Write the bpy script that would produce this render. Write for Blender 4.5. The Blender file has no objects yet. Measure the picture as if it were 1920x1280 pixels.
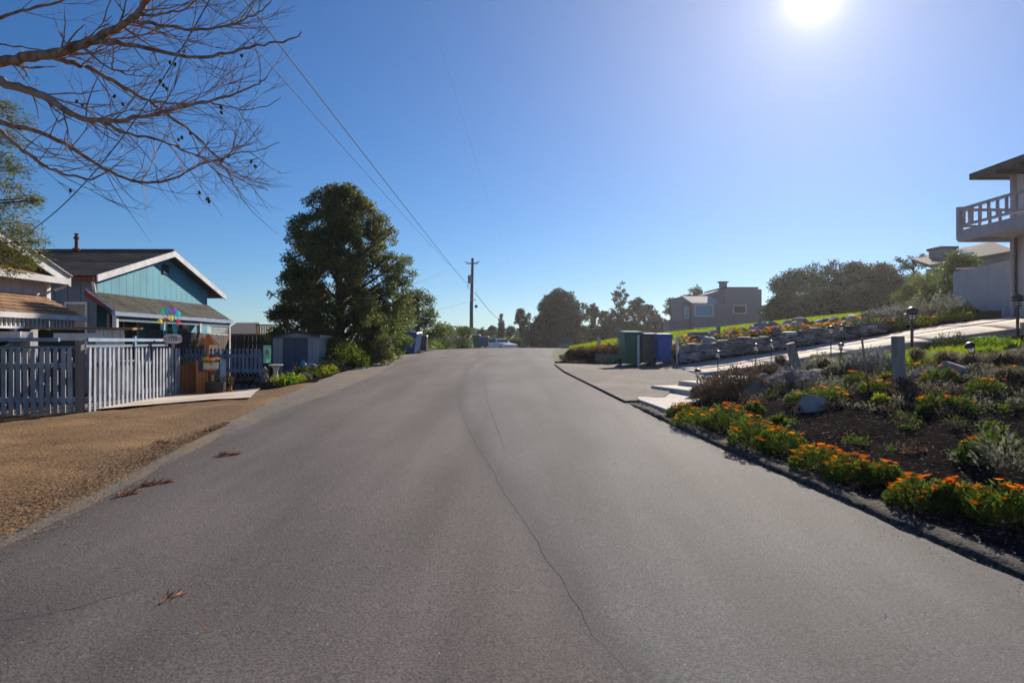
import bpy, bmesh, math, random
import numpy as np
from mathutils import Vector, Matrix, noise

R = math.radians
random.seed(7)
rng = np.random.default_rng(7)
sc = bpy.context.scene
col = sc.collection

# ------------------------------------------------------------------ camera, sky, sun, exposure
CAM_Z = 1.7
F = 1280.0
cam = bpy.data.cameras.new('camera')
camo = bpy.data.objects.new('camera', cam); col.objects.link(camo)
camo.location = (0, 0, CAM_Z); camo.rotation_euler = (R(90), 0, 0)
cam.lens = 24; cam.sensor_width = 36; cam.clip_start = 0.05; cam.clip_end = 3000
cam.dof.use_dof = True; cam.dof.focus_distance = 13.0; cam.dof.aperture_fstop = 2.8
sc.camera = camo

SUN_DIR = Vector((565 / F, 1.0, 650 / F)).normalized()
SUN_EL = math.asin(SUN_DIR.z); SUN_AZ = math.atan2(SUN_DIR.x, SUN_DIR.y)
world = bpy.data.worlds.new('World'); sc.world = world; world.use_nodes = True
wn, wl = world.node_tree.nodes, world.node_tree.links
wn.clear()
wout = wn.new('ShaderNodeOutputWorld'); wbg = wn.new('ShaderNodeBackground')
sky = wn.new('ShaderNodeTexSky'); sky.sky_type = 'NISHITA'; sky.sun_disc = False
sky.sun_elevation = SUN_EL; sky.sun_rotation = SUN_AZ
sky.air_density = 1.0; sky.dust_density = 0.0; sky.ozone_density = 5.0; sky.altitude = 300
wbg.inputs['Strength'].default_value = 0.06
# brightness of the air round the sun (circumsolar light), a function of the angle to the sun only
tc = wn.new('ShaderNodeTexCoord')
nrm = wn.new('ShaderNodeVectorMath'); nrm.operation = 'NORMALIZE'
dot = wn.new('ShaderNodeVectorMath'); dot.operation = 'DOT_PRODUCT'; dot.inputs[1].default_value = SUN_DIR
wl.new(tc.outputs['Generated'], nrm.inputs[0]); wl.new(nrm.outputs[0], dot.inputs[0])
mx = wn.new('ShaderNodeMath'); mx.operation = 'MAXIMUM'; mx.inputs[1].default_value = 0.0
wl.new(dot.outputs['Value'], mx.inputs[0])
def lobe(power, amp):
    p = wn.new('ShaderNodeMath'); p.operation = 'POWER'; p.inputs[1].default_value = power
    wl.new(mx.outputs[0], p.inputs[0])
    m = wn.new('ShaderNodeMath'); m.operation = 'MULTIPLY'; m.inputs[1].default_value = amp
    wl.new(p.outputs[0], m.inputs[0]); return m
lobes = [lobe(9000, 60.0), lobe(2600, 5.0), lobe(800, 2.2), lobe(220, 1.6), lobe(40, 1.7), lobe(10, 1.3)]
acc = lobes[0]
for l in lobes[1:]:
    a = wn.new('ShaderNodeMath'); a.operation = 'ADD'
    wl.new(acc.outputs[0], a.inputs[0]); wl.new(l.outputs[0], a.inputs[1]); acc = a
glow = wn.new('ShaderNodeVectorMath'); glow.operation = 'SCALE'
glow.inputs[0].default_value = (1.65, 1.22, 0.92)
wl.new(acc.outputs[0], glow.inputs['Scale'])
hsv = wn.new('ShaderNodeHueSaturation'); hsv.inputs['Saturation'].default_value = 1.12
hsv.inputs['Value'].default_value = 1.0
wl.new(sky.outputs[0], hsv.inputs['Color'])
addv = wn.new('ShaderNodeVectorMath'); addv.operation = 'ADD'
wl.new(hsv.outputs[0], addv.inputs[0]); wl.new(glow.outputs[0], addv.inputs[1])
tintv = wn.new('ShaderNodeVectorMath'); tintv.operation = 'MULTIPLY'; tintv.inputs[1].default_value = (0.72, 0.87, 1.03)
wl.new(addv.outputs[0], tintv.inputs[0]); wl.new(tintv.outputs[0], wbg.inputs['Color']); wl.new(wbg.outputs[0], wout.inputs[0])

sun = bpy.data.lights.new('sun', 'SUN'); sun.energy = 4.9; sun.angle = R(0.6); sun.color = (1.0, 0.88, 0.74)
suno = bpy.data.objects.new('sun', sun); col.objects.link(suno)
suno.rotation_euler = (-SUN_DIR).to_track_quat('-Z', 'Y').to_euler()
suno.location = (20, 40, 30)

sc.view_settings.view_transform = 'Standard'; sc.view_settings.look = 'None'
sc.view_settings.exposure = 0.62; sc.view_settings.gamma = 1.0
sc.view_settings.use_curve_mapping = False
sc.cycles.use_denoising = True
sc.cycles.max_bounces = 6; sc.cycles.transparent_max_bounces = 4
sc.cycles.sample_clamp_indirect = 4.0

# ------------------------------------------------------------------ materials
def rgb(c): return (c[0], c[1], c[2], 1.0)
MATS = {}
def mat(name, c1, c2=None, scale=3.0, rough=0.8, bump=0.0, bscale=None, spec=0.3, c3=None, s3=0.6, detail=6,
        metallic=0.0, stretch=None, island=0.0, transl=0.0, contrast=(0.35, 0.65), clear=0.0, objrand=0.0):
    m = bpy.data.materials.new(name); m.use_nodes = True
    n, l = m.node_tree.nodes, m.node_tree.links
    bs = n['Principled BSDF']; out = n['Material Output']
    bs.inputs['Roughness'].default_value = rough; bs.inputs['Metallic'].default_value = metallic
    bs.inputs['Specular IOR Level'].default_value = spec
    if clear: bs.inputs['Coat Weight'].default_value = clear
    geo = n.new('ShaderNodeNewGeometry')
    vec = geo.outputs['Position']
    if stretch:
        mp = n.new('ShaderNodeMapping'); mp.inputs['Scale'].default_value = stretch
        l.new(vec, mp.inputs['Vector']); vec = mp.outputs[0]
    c = None
    if c2 is not None:
        t = n.new('ShaderNodeTexNoise'); t.inputs['Scale'].default_value = scale; t.inputs['Detail'].default_value = detail
        l.new(vec, t.inputs['Vector'])
        r = n.new('ShaderNodeMapRange'); r.inputs[1].default_value = contrast[0]; r.inputs[2].default_value = contrast[1]
        l.new(t.outputs['Fac'], r.inputs[0])
        mixn = n.new('ShaderNodeMix'); mixn.data_type = 'RGBA'
        mixn.inputs['A'].default_value = rgb(c1); mixn.inputs['B'].default_value = rgb(c2)
        l.new(r.outputs[0], mixn.inputs['Factor']); c = mixn.outputs['Result']
        if c3 is not None:
            t3 = n.new('ShaderNodeTexNoise'); t3.inputs['Scale'].default_value = s3; t3.inputs['Detail'].default_value = 4
            l.new(geo.outputs['Position'], t3.inputs['Vector'])
            r3 = n.new('ShaderNodeMapRange'); r3.inputs[1].default_value = 0.45; r3.inputs[2].default_value = 0.68
            l.new(t3.outputs['Fac'], r3.inputs[0])
            m3 = n.new('ShaderNodeMix'); m3.data_type = 'RGBA'; m3.inputs['B'].default_value = rgb(c3)
            l.new(r3.outputs[0], m3.inputs['Factor']); l.new(c, m3.inputs['A']); c = m3.outputs['Result']
    if island:
        hs = n.new('ShaderNodeHueSaturation')
        mr = n.new('ShaderNodeMapRange'); mr.inputs[3].default_value = 1 - island; mr.inputs[4].default_value = 1 + island
        l.new(geo.outputs['Random Per Island'], mr.inputs[0]); l.new(mr.outputs[0], hs.inputs['Value'])
        mh = n.new('ShaderNodeMapRange'); mh.inputs[3].default_value = 0.5 - island * 0.05; mh.inputs[4].default_value = 0.5 + island * 0.05
        ml = n.new('ShaderNodeMath'); ml.operation = 'FRACT'
        mu = n.new('ShaderNodeMath'); mu.operation = 'MULTIPLY'; mu.inputs[1].default_value = 17.3
        l.new(geo.outputs['Random Per Island'], mu.inputs[0]); l.new(mu.outputs[0], ml.inputs[0])
        l.new(ml.outputs[0], mh.inputs[0]); l.new(mh.outputs[0], hs.inputs['Hue'])
        if c is None: hs.inputs['Color'].default_value = rgb(c1)
        else: l.new(c, hs.inputs['Color'])
        c = hs.outputs['Color']
    if objrand:
        oi = n.new('ShaderNodeObjectInfo'); hs2 = n.new('ShaderNodeHueSaturation')
        mo = n.new('ShaderNodeMapRange'); mo.inputs[3].default_value = 1 - objrand; mo.inputs[4].default_value = 1 + objrand
        l.new(oi.outputs['Random'], mo.inputs[0]); l.new(mo.outputs[0], hs2.inputs['Value'])
        if c is None: hs2.inputs['Color'].default_value = rgb(c1)
        else: l.new(c, hs2.inputs['Color'])
        c = hs2.outputs['Color']
    if c is None: bs.inputs['Base Color'].default_value = rgb(c1)
    else: l.new(c, bs.inputs['Base Color'])
    if bump:
        tb = n.new('ShaderNodeTexNoise'); tb.inputs['Scale'].default_value = bscale or scale * 4; tb.inputs['Detail'].default_value = 5
        l.new(vec, tb.inputs['Vector'])
        bp = n.new('ShaderNodeBump'); bp.inputs['Strength'].default_value = min(1.0, bump * 20); bp.inputs['Distance'].default_value = bump
        l.new(tb.outputs['Fac'], bp.inputs['Height']); l.new(bp.outputs[0], bs.inputs['Normal'])
    if transl:
        tr = n.new('ShaderNodeBsdfTranslucent')
        if c is None: tr.inputs['Color'].default_value = rgb([min(1, v * 2.0) for v in c1])
        else:
            g = n.new('ShaderNodeHueSaturation'); g.inputs['Value'].default_value = 2.0; g.inputs['Saturation'].default_value = 1.1
            l.new(c, g.inputs['Color']); l.new(g.outputs[0], tr.inputs['Color'])
        mxs = n.new('ShaderNodeMixShader'); mxs.inputs[0].default_value = transl
        l.new(bs.outputs[0], mxs.inputs[1]); l.new(tr.outputs[0], mxs.inputs[2]); l.new(mxs.outputs[0], out.inputs['Surface'])
    MATS[name] = m
    return m

M = MATS
mat('dirt', (0.215, 0.120, 0.046), (0.11, 0.064, 0.028), 13, 0.95, 0.035, 26, c3=(0.25, 0.148, 0.064), s3=0.9)
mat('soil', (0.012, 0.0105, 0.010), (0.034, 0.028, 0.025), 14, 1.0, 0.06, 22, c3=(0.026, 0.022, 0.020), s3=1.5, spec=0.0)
mat('ground', (0.10, 0.09, 0.05), (0.16, 0.13, 0.08), 2, 0.95, 0.02, 20)
mat('lawn_soil', (0.07, 0.11, 0.02), (0.10, 0.13, 0.03), 2, 0.95, 0.02, 20)
mat('concrete', (0.58, 0.49, 0.40), (0.66, 0.56, 0.46), 4, 0.9, 0.003, 60, c3=(0.34, 0.29, 0.25), s3=0.8)
mat('white_concrete', (0.55, 0.50, 0.45), (0.62, 0.57, 0.52), 6, 0.9, 0.003, 60)
mat('pink_concrete', (0.42, 0.28, 0.24), (0.50, 0.36, 0.31), 6, 0.9, 0.003, 60)
mat('gutter', (0.16, 0.14, 0.12), (0.11, 0.098, 0.087), 9, 0.95, 0.012, 60, c3=(0.20, 0.15, 0.10), s3=1.5)
mat('gravel_asphalt', (0.10, 0.092, 0.083), (0.17, 0.155, 0.14), 30, 0.95, 0.01, 120, c3=(0.22, 0.19, 0.16), s3=0.9)
mat('berm', (0.028, 0.026, 0.025), (0.10, 0.092, 0.085), 26, 0.95, 0.03, 45, spec=0.1)
mat('tar', (0.045, 0.043, 0.042), (0.11, 0.105, 0.10), 5, 0.9, contrast=(0.3, 0.6))
mat('stone', (0.17, 0.17, 0.18), (0.30, 0.29, 0.29), 9, 0.9, 0.03, 14, c3=(0.10, 0.09, 0.09), s3=5, objrand=0.5)
mat('pale_stone', (0.36, 0.35, 0.36), (0.48, 0.47, 0.47), 4, 0.85, 0.02, 14, c3=(0.25, 0.23, 0.22), s3=3, objrand=0.3)
mat('brown_stone', (0.20, 0.14, 0.10), (0.28, 0.20, 0.15), 6, 0.9, 0.02, 14, objrand=0.35)
mat('fence_white', (0.40, 0.44, 0.50), (0.28, 0.32, 0.38), 5, 0.7, 0.001, 40, stretch=(1, 1, 0.2), c3=(0.24, 0.26, 0.29), s3=4, objrand=0.12)
mat('fence_blue', (0.28, 0.38, 0.52), (0.20, 0.29, 0.42), 5, 0.6)
mat('post_grey', (0.19, 0.17, 0.155), (0.28, 0.25, 0.22), 8, 0.9, 0.004, 30, stretch=(1, 1, 0.12))
mat('old_wood', (0.22, 0.20, 0.18), (0.34, 0.31, 0.28), 14, 0.9, 0.006, 30, stretch=(1, 1, 0.1))
mat('dark_fence', (0.055, 0.042, 0.036), (0.09, 0.07, 0.06), 8, 0.9, 0.004, 30, stretch=(1, 1, 0.12), island=0.25, objrand=0.12)
mat('deck_wood', (0.42, 0.22, 0.10), (0.32, 0.17, 0.08), 8, 0.8, stretch=(1, 1, 0.2))
mat('cedar', (0.62, 0.20, 0.055), (0.50, 0.15, 0.04), 6, 0.6, 0.002, 30, stretch=(1, 1, 0.15), objrand=0.12)
mat('dark_cedar', (0.24, 0.08, 0.03), (0.32, 0.11, 0.04), 6, 0.6, 0.002, 30, stretch=(1, 1, 0.15), objrand=0.12)
mat('teal', (0.095, 0.36, 0.48), (0.12, 0.41, 0.53), 2, 0.7, 0.001, 30, c3=(0.08, 0.28, 0.38), s3=1)
mat('slate_blue', (0.13, 0.19, 0.25), (0.16, 0.225, 0.285), 2, 0.7, 0.001, 30)  # doubles as the teal siding toned for its shaded side
mat('white_paint', (0.72, 0.72, 0.72), (0.62, 0.62, 0.63), 3, 0.5, c3=(0.55, 0.54, 0.53), s3=3)
mat('grey_siding', (0.42, 0.42, 0.47), (0.48, 0.48, 0.53), 3, 0.7)
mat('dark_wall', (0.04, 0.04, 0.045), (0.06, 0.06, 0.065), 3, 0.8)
mat('shingle', (0.075, 0.065, 0.062), (0.13, 0.115, 0.11), 14, 0.95, 0.01, 60, c3=(0.10, 0.105, 0.10), s3=1, island=0.2)
mat('tan_roof', (0.40, 0.24, 0.13), (0.32, 0.19, 0.10), 9, 0.95, 0.01, 60, island=0.2, c3=(0.22, 0.14, 0.08), s3=0.8)
mat('mottled_shingle', (0.040, 0.040, 0.036), (0.11, 0.105, 0.09), 10, 0.95, 0.01, 60, island=0.2, c3=(0.03, 0.03, 0.028), s3=1.6)  # grey shingle with uneven darker patches
mat('red_trim', (0.20, 0.05, 0.04))
mat('glass_dark', (0.02, 0.025, 0.03), rough=0.05, spec=0.8)
mat('glass_sky_painted', (0.06, 0.45, 0.62), rough=0.04, spec=1.0, clear=1.0)  # blue sky reflection put into the base colour
mat('mauve_wall', (0.23, 0.215, 0.245), (0.26, 0.245, 0.275), 2, 0.8)
mat('rail_paint', (0.40, 0.36, 0.39), (0.45, 0.41, 0.44), 3, 0.7)
mat('beige_wall', (0.52, 0.47, 0.47), (0.57, 0.52, 0.52), 2, 0.8, 0.001, 30)
mat('shed_shade_wall', (0.46, 0.42, 0.42), (0.52, 0.48, 0.47), 3, 0.7)  # front wall tone, darker than the side to carry its shade
mat('shed_white', (0.60, 0.57, 0.53), (0.68, 0.65, 0.60), 3, 0.7)
mat('shed_door', (0.10, 0.11, 0.15), (0.12, 0.13, 0.17), 3, 0.5)
mat('bin_green', (0.004, 0.13, 0.085), (0.008, 0.15, 0.10), 6, 0.38, spec=0.5)
mat('bin_grey', (0.075, 0.072, 0.07), (0.10, 0.095, 0.09), 6, 0.4, spec=0.5)
mat('bin_blue', (0.015, 0.09, 0.34), (0.02, 0.11, 0.40), 6, 0.38, spec=0.5)
mat('rubber', (0.015, 0.015, 0.015), rough=0.8)
mat('black_metal', (0.02, 0.02, 0.022), rough=0.35, spec=0.5)
mat('lamp_glass', (0.62, 0.64, 0.66), rough=0.12, spec=0.7, transl=0.4)
mat('steel', (0.45, 0.46, 0.48), rough=0.35, metallic=0.8)
mat('pole_wood', (0.11, 0.09, 0.08), (0.16, 0.135, 0.12), 6, 0.9, 0.004, 30, stretch=(1, 1, 0.1))
mat('transformer', (0.30, 0.31, 0.32), rough=0.5)
mat('wire', (0.02, 0.02, 0.022), rough=0.7)
mat('car_white', (0.70, 0.71, 0.73), rough=0.25, spec=0.6, clear=0.6)
mat('car_dark', (0.03, 0.03, 0.035), rough=0.25, spec=0.6, clear=0.6)
mat('light_red', (0.5, 0.02, 0.02), rough=0.2)
mat('bark', (0.13, 0.08, 0.058), (0.36, 0.25, 0.185), 14, 0.9, 0.008, 30, stretch=(1, 1, 0.5))
mat('pale_bark', (0.42, 0.29, 0.23), (0.22, 0.145, 0.11), 12, 0.9, 0.004, 30)
mat('dark_bark', (0.07, 0.05, 0.04), (0.11, 0.085, 0.065), 8, 0.95, 0.01, 20)
mat('cone', (0.055, 0.032, 0.02), (0.09, 0.055, 0.035), 40, 0.9)
mat('leaf_redwood', (0.042, 0.062, 0.022), (0.125, 0.135, 0.036), 0.8, 0.6, island=0.45, transl=0.35)
mat('leaf_laurel', (0.060, 0.090, 0.022), (0.085, 0.115, 0.028), 1.2, 0.5, island=0.4, transl=0.35)
mat('leaf_dark', (0.018, 0.042, 0.016), (0.036, 0.062, 0.024), 0.5, 0.6, island=0.4, transl=0.2)
mat('leaf_brownish', (0.040, 0.046, 0.020), (0.058, 0.062, 0.028), 0.5, 0.7, island=0.4, transl=0.2)
mat('leaf_pine', (0.026, 0.042, 0.020), (0.045, 0.062, 0.028), 0.3, 0.6, island=0.4, transl=0.2)
mat('leaf_olive', (0.075, 0.10, 0.025), (0.10, 0.12, 0.03), 1.0, 0.6, island=0.4, transl=0.4)
mat('leaf_bright', (0.075, 0.14, 0.020), (0.11, 0.17, 0.025), 6, 0.5, island=0.35, transl=0.45)
mat('leaf_garden', (0.034, 0.060, 0.014), (0.072, 0.105, 0.018), 8, 0.65, spec=0.15, island=0.4, transl=0.4)
mat('leaf_yellow', (0.13, 0.16, 0.02), (0.17, 0.19, 0.03), 6, 0.5, island=0.3, transl=0.45)
mat('leaf_silver', (0.24, 0.25, 0.27), (0.10, 0.105, 0.115), 12, 0.8, island=0.4, transl=0.2)
mat('leaf_greygreen', (0.10, 0.105, 0.075), (0.14, 0.14, 0.10), 8, 0.8, island=0.4, transl=0.3)
mat('leaf_drybrown', (0.12, 0.085, 0.060), (0.06, 0.045, 0.033), 8, 0.9, island=0.45, transl=0.2)
mat('needle_dry', (0.13, 0.12, 0.035), (0.08, 0.10, 0.03), 2, 0.6, island=0.4, transl=0.3)
mat('tuft', (0.13, 0.10, 0.065), (0.085, 0.085, 0.045), 5, 0.9, island=0.35, transl=0.4)
mat('grass_blade', (0.13, 0.185, 0.016), (0.18, 0.23, 0.022), 2, 0.5, island=0.3, transl=0.45)
mat('petal_orange', (0.90, 0.17, 0.005), (0.98, 0.27, 0.008), 30, 0.95, transl=0.3, spec=0.0)
mat('petal_heart', (0.55, 0.22, 0.01), rough=0.7, spec=0.0)
mat('petal_yellow', (0.90, 0.50, 0.02), rough=0.95, transl=0.3, spec=0.0)
mat('petal_red', (0.65, 0.02, 0.06), rough=0.95, transl=0.3, spec=0.0)
mat('petal_pink', (0.75, 0.10, 0.16), rough=0.95, transl=0.3, spec=0.0)
mat('litter_brown', (0.32, 0.18, 0.085), (0.15, 0.09, 0.045), 3, 0.9, island=0.65)
mat('litter_orange', (0.50, 0.22, 0.08), (0.40, 0.18, 0.07), 30, 0.9, island=0.35)
mat('chip_grey', (0.18, 0.16, 0.145), (0.10, 0.085, 0.075), 20, 0.9, island=0.6)
mat('gravel_bit', (0.30, 0.27, 0.24), (0.16, 0.14, 0.12), 20, 0.9, island=0.4)
mat('terracotta', (0.45, 0.17, 0.07), (0.38, 0.14, 0.06), 10, 0.8)
mat('barrel', (0.045, 0.035, 0.03), (0.07, 0.055, 0.045), 8, 0.8, stretch=(1, 1, 0.2))
mat('cream', (0.62, 0.55, 0.42), (0.70, 0.63, 0.5), 5, 0.7)
mat('birdbath', (0.62, 0.54, 0.45), (0.70, 0.62, 0.53), 8, 0.8)
mat('teal_pot', (0.01, 0.16, 0.17), rough=0.3)
mat('mint', (0.30, 0.60, 0.48), (0.34, 0.64, 0.52), 5, 0.8, transl=0.4)
mat('sign_black', (0.02, 0.02, 0.02))
mat('sign_red', (0.45, 0.06, 0.06))
for nm, c in dict(spin_green=(0.02, 0.45, 0.22), spin_blue=(0.03, 0.25, 0.60), spin_purple=(0.22, 0.08, 0.55), spin_cyan=(0.02, 0.42, 0.55),
                  spin_yellow=(0.80, 0.60, 0.02), spin_red=(0.75, 0.03, 0.08)).items():
    mat(nm, c, rough=0.4, transl=0.3)

# asphalt: one material, two pours (old reddish, newer grey) told apart by a stored attribute
def asphalt():
    m = mat('asphalt', (0.056, 0.057, 0.059), (0.150, 0.150, 0.152), 75, 0.85, 0.013, 95, spec=0.18, contrast=(0.36, 0.64))
    n, l = m.node_tree.nodes, m.node_tree.links
    bs = n['Principled BSDF']
    src = bs.inputs['Base Color'].links[0].from_socket
    at = n.new('ShaderNodeAttribute'); at.attribute_name = 'old_pour'
    t = n.new('ShaderNodeTexNoise'); t.inputs['Scale'].default_value = 0.9; t.inputs['Detail'].default_value = 5
    geo = n.new('ShaderNodeNewGeometry')
    mp = n.new('ShaderNodeMapping'); mp.inputs['Scale'].default_value = (1.0, 0.35, 1)
    l.new(geo.outputs['Position'], mp.inputs[0]); l.new(mp.outputs[0], t.inputs['Vector'])
    mr = n.new('ShaderNodeMapRange'); mr.inputs[1].default_value = 0.3; mr.inputs[2].default_value = 0.7
    mr.inputs[3].default_value = 0.78; mr.inputs[4].default_value = 1.25
    l.new(t.outputs['Fac'], mr.inputs[0])
    tint = n.new('ShaderNodeMix'); tint.data_type = 'RGBA'; tint.blend_type = 'MULTIPLY'
    tint.inputs['B'].default_value = (1.06, 0.93, 0.88, 1)
    l.new(at.outputs['Fac'], tint.inputs['Factor'])
    at3 = n.new('ShaderNodeAttribute'); at3.attribute_name = 'seam_stain'
    stn = n.new('ShaderNodeMix'); stn.data_type = 'RGBA'; stn.blend_type = 'MULTIPLY'; stn.inputs['B'].default_value = (0.72, 0.72, 0.73, 1)
    l.new(at3.outputs['Fac'], stn.inputs['Factor']); l.new(src, stn.inputs['A']); l.new(stn.outputs['Result'], tint.inputs['A'])
    sc2 = n.new('ShaderNodeVectorMath'); sc2.operation = 'SCALE'
    l.new(tint.outputs['Result'], sc2.inputs[0]); l.new(mr.outputs[0], sc2.inputs['Scale'])
    t5 = n.new('ShaderNodeTexNoise'); t5.inputs['Scale'].default_value = 1.6; t5.inputs['Detail'].default_value = 6
    mp5 = n.new('ShaderNodeMapping'); mp5.inputs['Scale'].default_value = (1.0, 0.06, 1); mp5.inputs['Rotation'].default_value = (0, 0, -0.1)
    l.new(geo.outputs['Position'], mp5.inputs[0]); l.new(mp5.outputs[0], t5.inputs['Vector'])
    r5 = n.new('ShaderNodeMapRange'); r5.inputs[1].default_value = 0.35; r5.inputs[2].default_value = 0.65; r5.inputs[3].default_value = 0.84; r5.inputs[4].default_value = 1.16
    l.new(t5.outputs['Fac'], r5.inputs[0])
    sc5 = n.new('ShaderNodeVectorMath'); sc5.operation = 'SCALE'; l.new(sc2.outputs[0], sc5.inputs[0]); l.new(r5.outputs[0], sc5.inputs['Scale']); sc2 = sc5
    # pale aggregate specks
    v = n.new('ShaderNodeTexVoronoi'); v.inputs['Scale'].default_value = 28
    l.new(geo.outputs['Position'], v.inputs['Vector'])
    lt = n.new('ShaderNodeMath'); lt.operation = 'LESS_THAN'; lt.inputs[1].default_value = 0.11
    l.new(v.outputs['Distance'], lt.inputs[0])
    wn2 = n.new('ShaderNodeMath'); wn2.operation = 'GREATER_THAN'; wn2.inputs[1].default_value = 0.86
    sep = n.new('ShaderNodeSeparateColor'); l.new(v.outputs['Color'], sep.inputs[0]); l.new(sep.outputs[0], wn2.inputs[0])
    mul = n.new('ShaderNodeMath'); mul.operation = 'MULTIPLY'; l.new(lt.outputs[0], mul.inputs[0]); l.new(wn2.outputs[0], mul.inputs[1])
    mf = n.new('ShaderNodeMix'); mf.data_type = 'RGBA'; mf.inputs['B'].default_value = (0.42, 0.40, 0.37, 1)
    l.new(mul.outputs[0], mf.inputs['Factor']); l.new(sc2.outputs[0], mf.inputs['A'])
    l.new(mf.outputs['Result'], bs.inputs['Base Color'])
asphalt()

# ------------------------------------------------------------------ object helpers
def link(o, parent=None):
    col.objects.link(o)
    if parent is not None: o.parent = parent
    return o
def setp(o, label=None, cat=None, group=None, kind=None):
    if label: o['label'] = label
    if cat: o['category'] = cat
    if group: o['group'] = group
    if kind: o['kind'] = kind
    return o
def thing(name, label, cat, loc=(0, 0, 0), rz=0.0, group=None):
    o = bpy.data.objects.new(name, None); col.objects.link(o)
    o.location = loc; o.rotation_euler = (0, 0, rz); o.empty_display_size = 0.2
    return setp(o, label, cat, group)
def copy_tree(o, parent=None):
    c = o.copy(); col.objects.link(c); c.parent = parent
    for ch in o.children: copy_tree(ch, c)
    return c

class MB:
    """collects simple solids and links them as one mesh"""
    def __init__(s): s.v = []; s.f = []; s.smooth = False
    def add(s, v, f):
        b = len(s.v); s.v += [tuple(p) for p in v]; s.f += [tuple(i + b for i in q) for q in f]; return s
    def box(s, c, d, rz=0.0, ry=0.0, rx=0.0, taper=1.0):
        hx, hy, hz = d[0] / 2, d[1] / 2, d[2] / 2
        m = Matrix.Translation(c) @ Matrix.Rotation(rz, 4, 'Z') @ Matrix.Rotation(ry, 4, 'Y') @ Matrix.Rotation(rx, 4, 'X')
        vs = []
        for z in (-1, 1):
            k = taper if z < 0 else 1.0
            for x, y in ((-1, -1), (1, -1), (1, 1), (-1, 1)): vs.append(m @ Vector((x * hx * k, y * hy * k, z * hz)))
        return s.add(vs, [(3, 2, 1, 0), (4, 5, 6, 7), (0, 1, 5, 4), (1, 2, 6, 5), (2, 3, 7, 6), (3, 0, 4, 7)])
    def tube(s, pts, rad, n=6, cap=True):
        pts = [Vector(p) for p in pts]; vs = []; fs = []
        if not hasattr(rad, '__len__'): rad = [rad] * len(pts)
        up = None
        for i, p in enumerate(pts):
            t = (pts[min(i + 1, len(pts) - 1)] - pts[max(i - 1, 0)])
            t = t.normalized() if t.length > 1e-9 else Vector((0, 0, 1))
            if up is None or abs(up.dot(t)) > 0.95: up = Vector((1, 0, 0)) if abs(t.x) < 0.8 else Vector((0, 1, 0))
            a = t.cross(up).normalized(); b = t.cross(a).normalized(); up = b.cross(t) if False else up
            for k in range(n):
                an = 2 * math.pi * k / n
                vs.append(p + (a * math.cos(an) + b * math.sin(an)) * rad[i])
        for i in range(len(pts) - 1):
            for k in range(n):
                k2 = (k + 1) % n
                fs.append((i * n + k, i * n + k2, (i + 1) * n + k2, (i + 1) * n + k))
        if cap:
            fs.append(tuple(range(n - 1, -1, -1))); fs.append(tuple((len(pts) - 1) * n + k for k in range(n)))
        return s.add(vs, fs)
    def lathe(s, prof, c=(0, 0, 0), n=16):
        vs = []; fs = []
        for r, z in prof:
            for k in range(n):
                an = 2 * math.pi * k / n
                vs.append((c[0] + r * math.cos(an), c[1] + r * math.sin(an), c[2] + z))
        for i in range(len(prof) - 1):
            for k in range(n):
                k2 = (k + 1) % n; fs.append((i * n + k, i * n + k2, (i + 1) * n + k2, (i + 1) * n + k))
        fs.append(tuple(range(n - 1, -1, -1))); fs.append(tuple((len(prof) - 1) * n + k for k in range(n)))
        return s.add(vs, fs)
    def prism(s, poly, axis, a, b):
        """poly: 2D outline; extruded between a and b along axis ('x','y','z')"""
        n = len(poly); vs = []
        for t in (a, b):
            for p in poly:
                vs.append({'x': (t, p[0], p[1]), 'y': (p[0], t, p[1]), 'z': (p[0], p[1], t)}[axis])
        fs = [tuple(range(n)), tuple(range(2 * n - 1, n - 1, -1))]
        for k in range(n): fs.append((k, (k + 1) % n + 0, n + (k + 1) % n, n + k)[::-1])
        return s.add(vs, fs)
    def slab(s, p, t):
        """4 corners (CCW from above), thickness t downward"""
        p = [Vector(q) for q in p]
        nr = (p[1] - p[0]).cross(p[2] - p[0]).normalized()
        vs = p + [q - nr * t for q in p]
        return s.add(vs, [(0, 1, 2, 3), (7, 6, 5, 4), (0, 4, 5, 1), (1, 5, 6, 2), (2, 6, 7, 3), (3, 7, 4, 0)])
    def mesh(s, name, m, origin=(0, 0, 0), fix=True):
        me = bpy.data.meshes.new(name)
        o = origin
        me.from_pydata([(v[0] - o[0], v[1] - o[1], v[2] - o[2]) for v in s.v], [], s.f)
        if fix:
            bm = bmesh.new(); bm.from_mesh(me); bmesh.ops.recalc_face_normals(bm, faces=bm.faces); bm.to_mesh(me); bm.free()
        if s.smooth: me.polygons.foreach_set('use_smooth', [True] * len(me.polygons))
        me.materials.append(M[m] if isinstance(m, str) else m)
        return me
    def build(s, name, m, parent=None, origin=(0, 0, 0), bevel=0.0, loc=None):
        o = bpy.data.objects.new(name, s.mesh(name, m, origin)); link(o, parent)
        if loc is not None: o.location = loc
        if bevel:
            b = o.modifiers.new('bevel', 'BEVEL'); b.width = bevel; b.segments = 2; b.limit_method = 'ANGLE'; b.angle_limit = R(40)
        return o

def fast_mesh(name, verts, quads, m, mats=None, midx=None):
    me = bpy.data.meshes.new(name)
    nv, nf = len(verts), len(quads)
    me.vertices.add(nv); me.vertices.foreach_set('co', np.asarray(verts, np.float32).ravel())
    me.loops.add(nf * 4); me.loops.foreach_set('vertex_index', np.asarray(quads, np.int32).ravel())
    me.polygons.add(nf)
    me.polygons.foreach_set('loop_start', np.arange(0, nf * 4, 4, dtype=np.int32))
    me.polygons.foreach_set('loop_total', np.full(nf, 4, np.int32))
    me.update(calc_edges=True)
    me.materials.append(M[m] if isinstance(m, str) else m)
    return me

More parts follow.
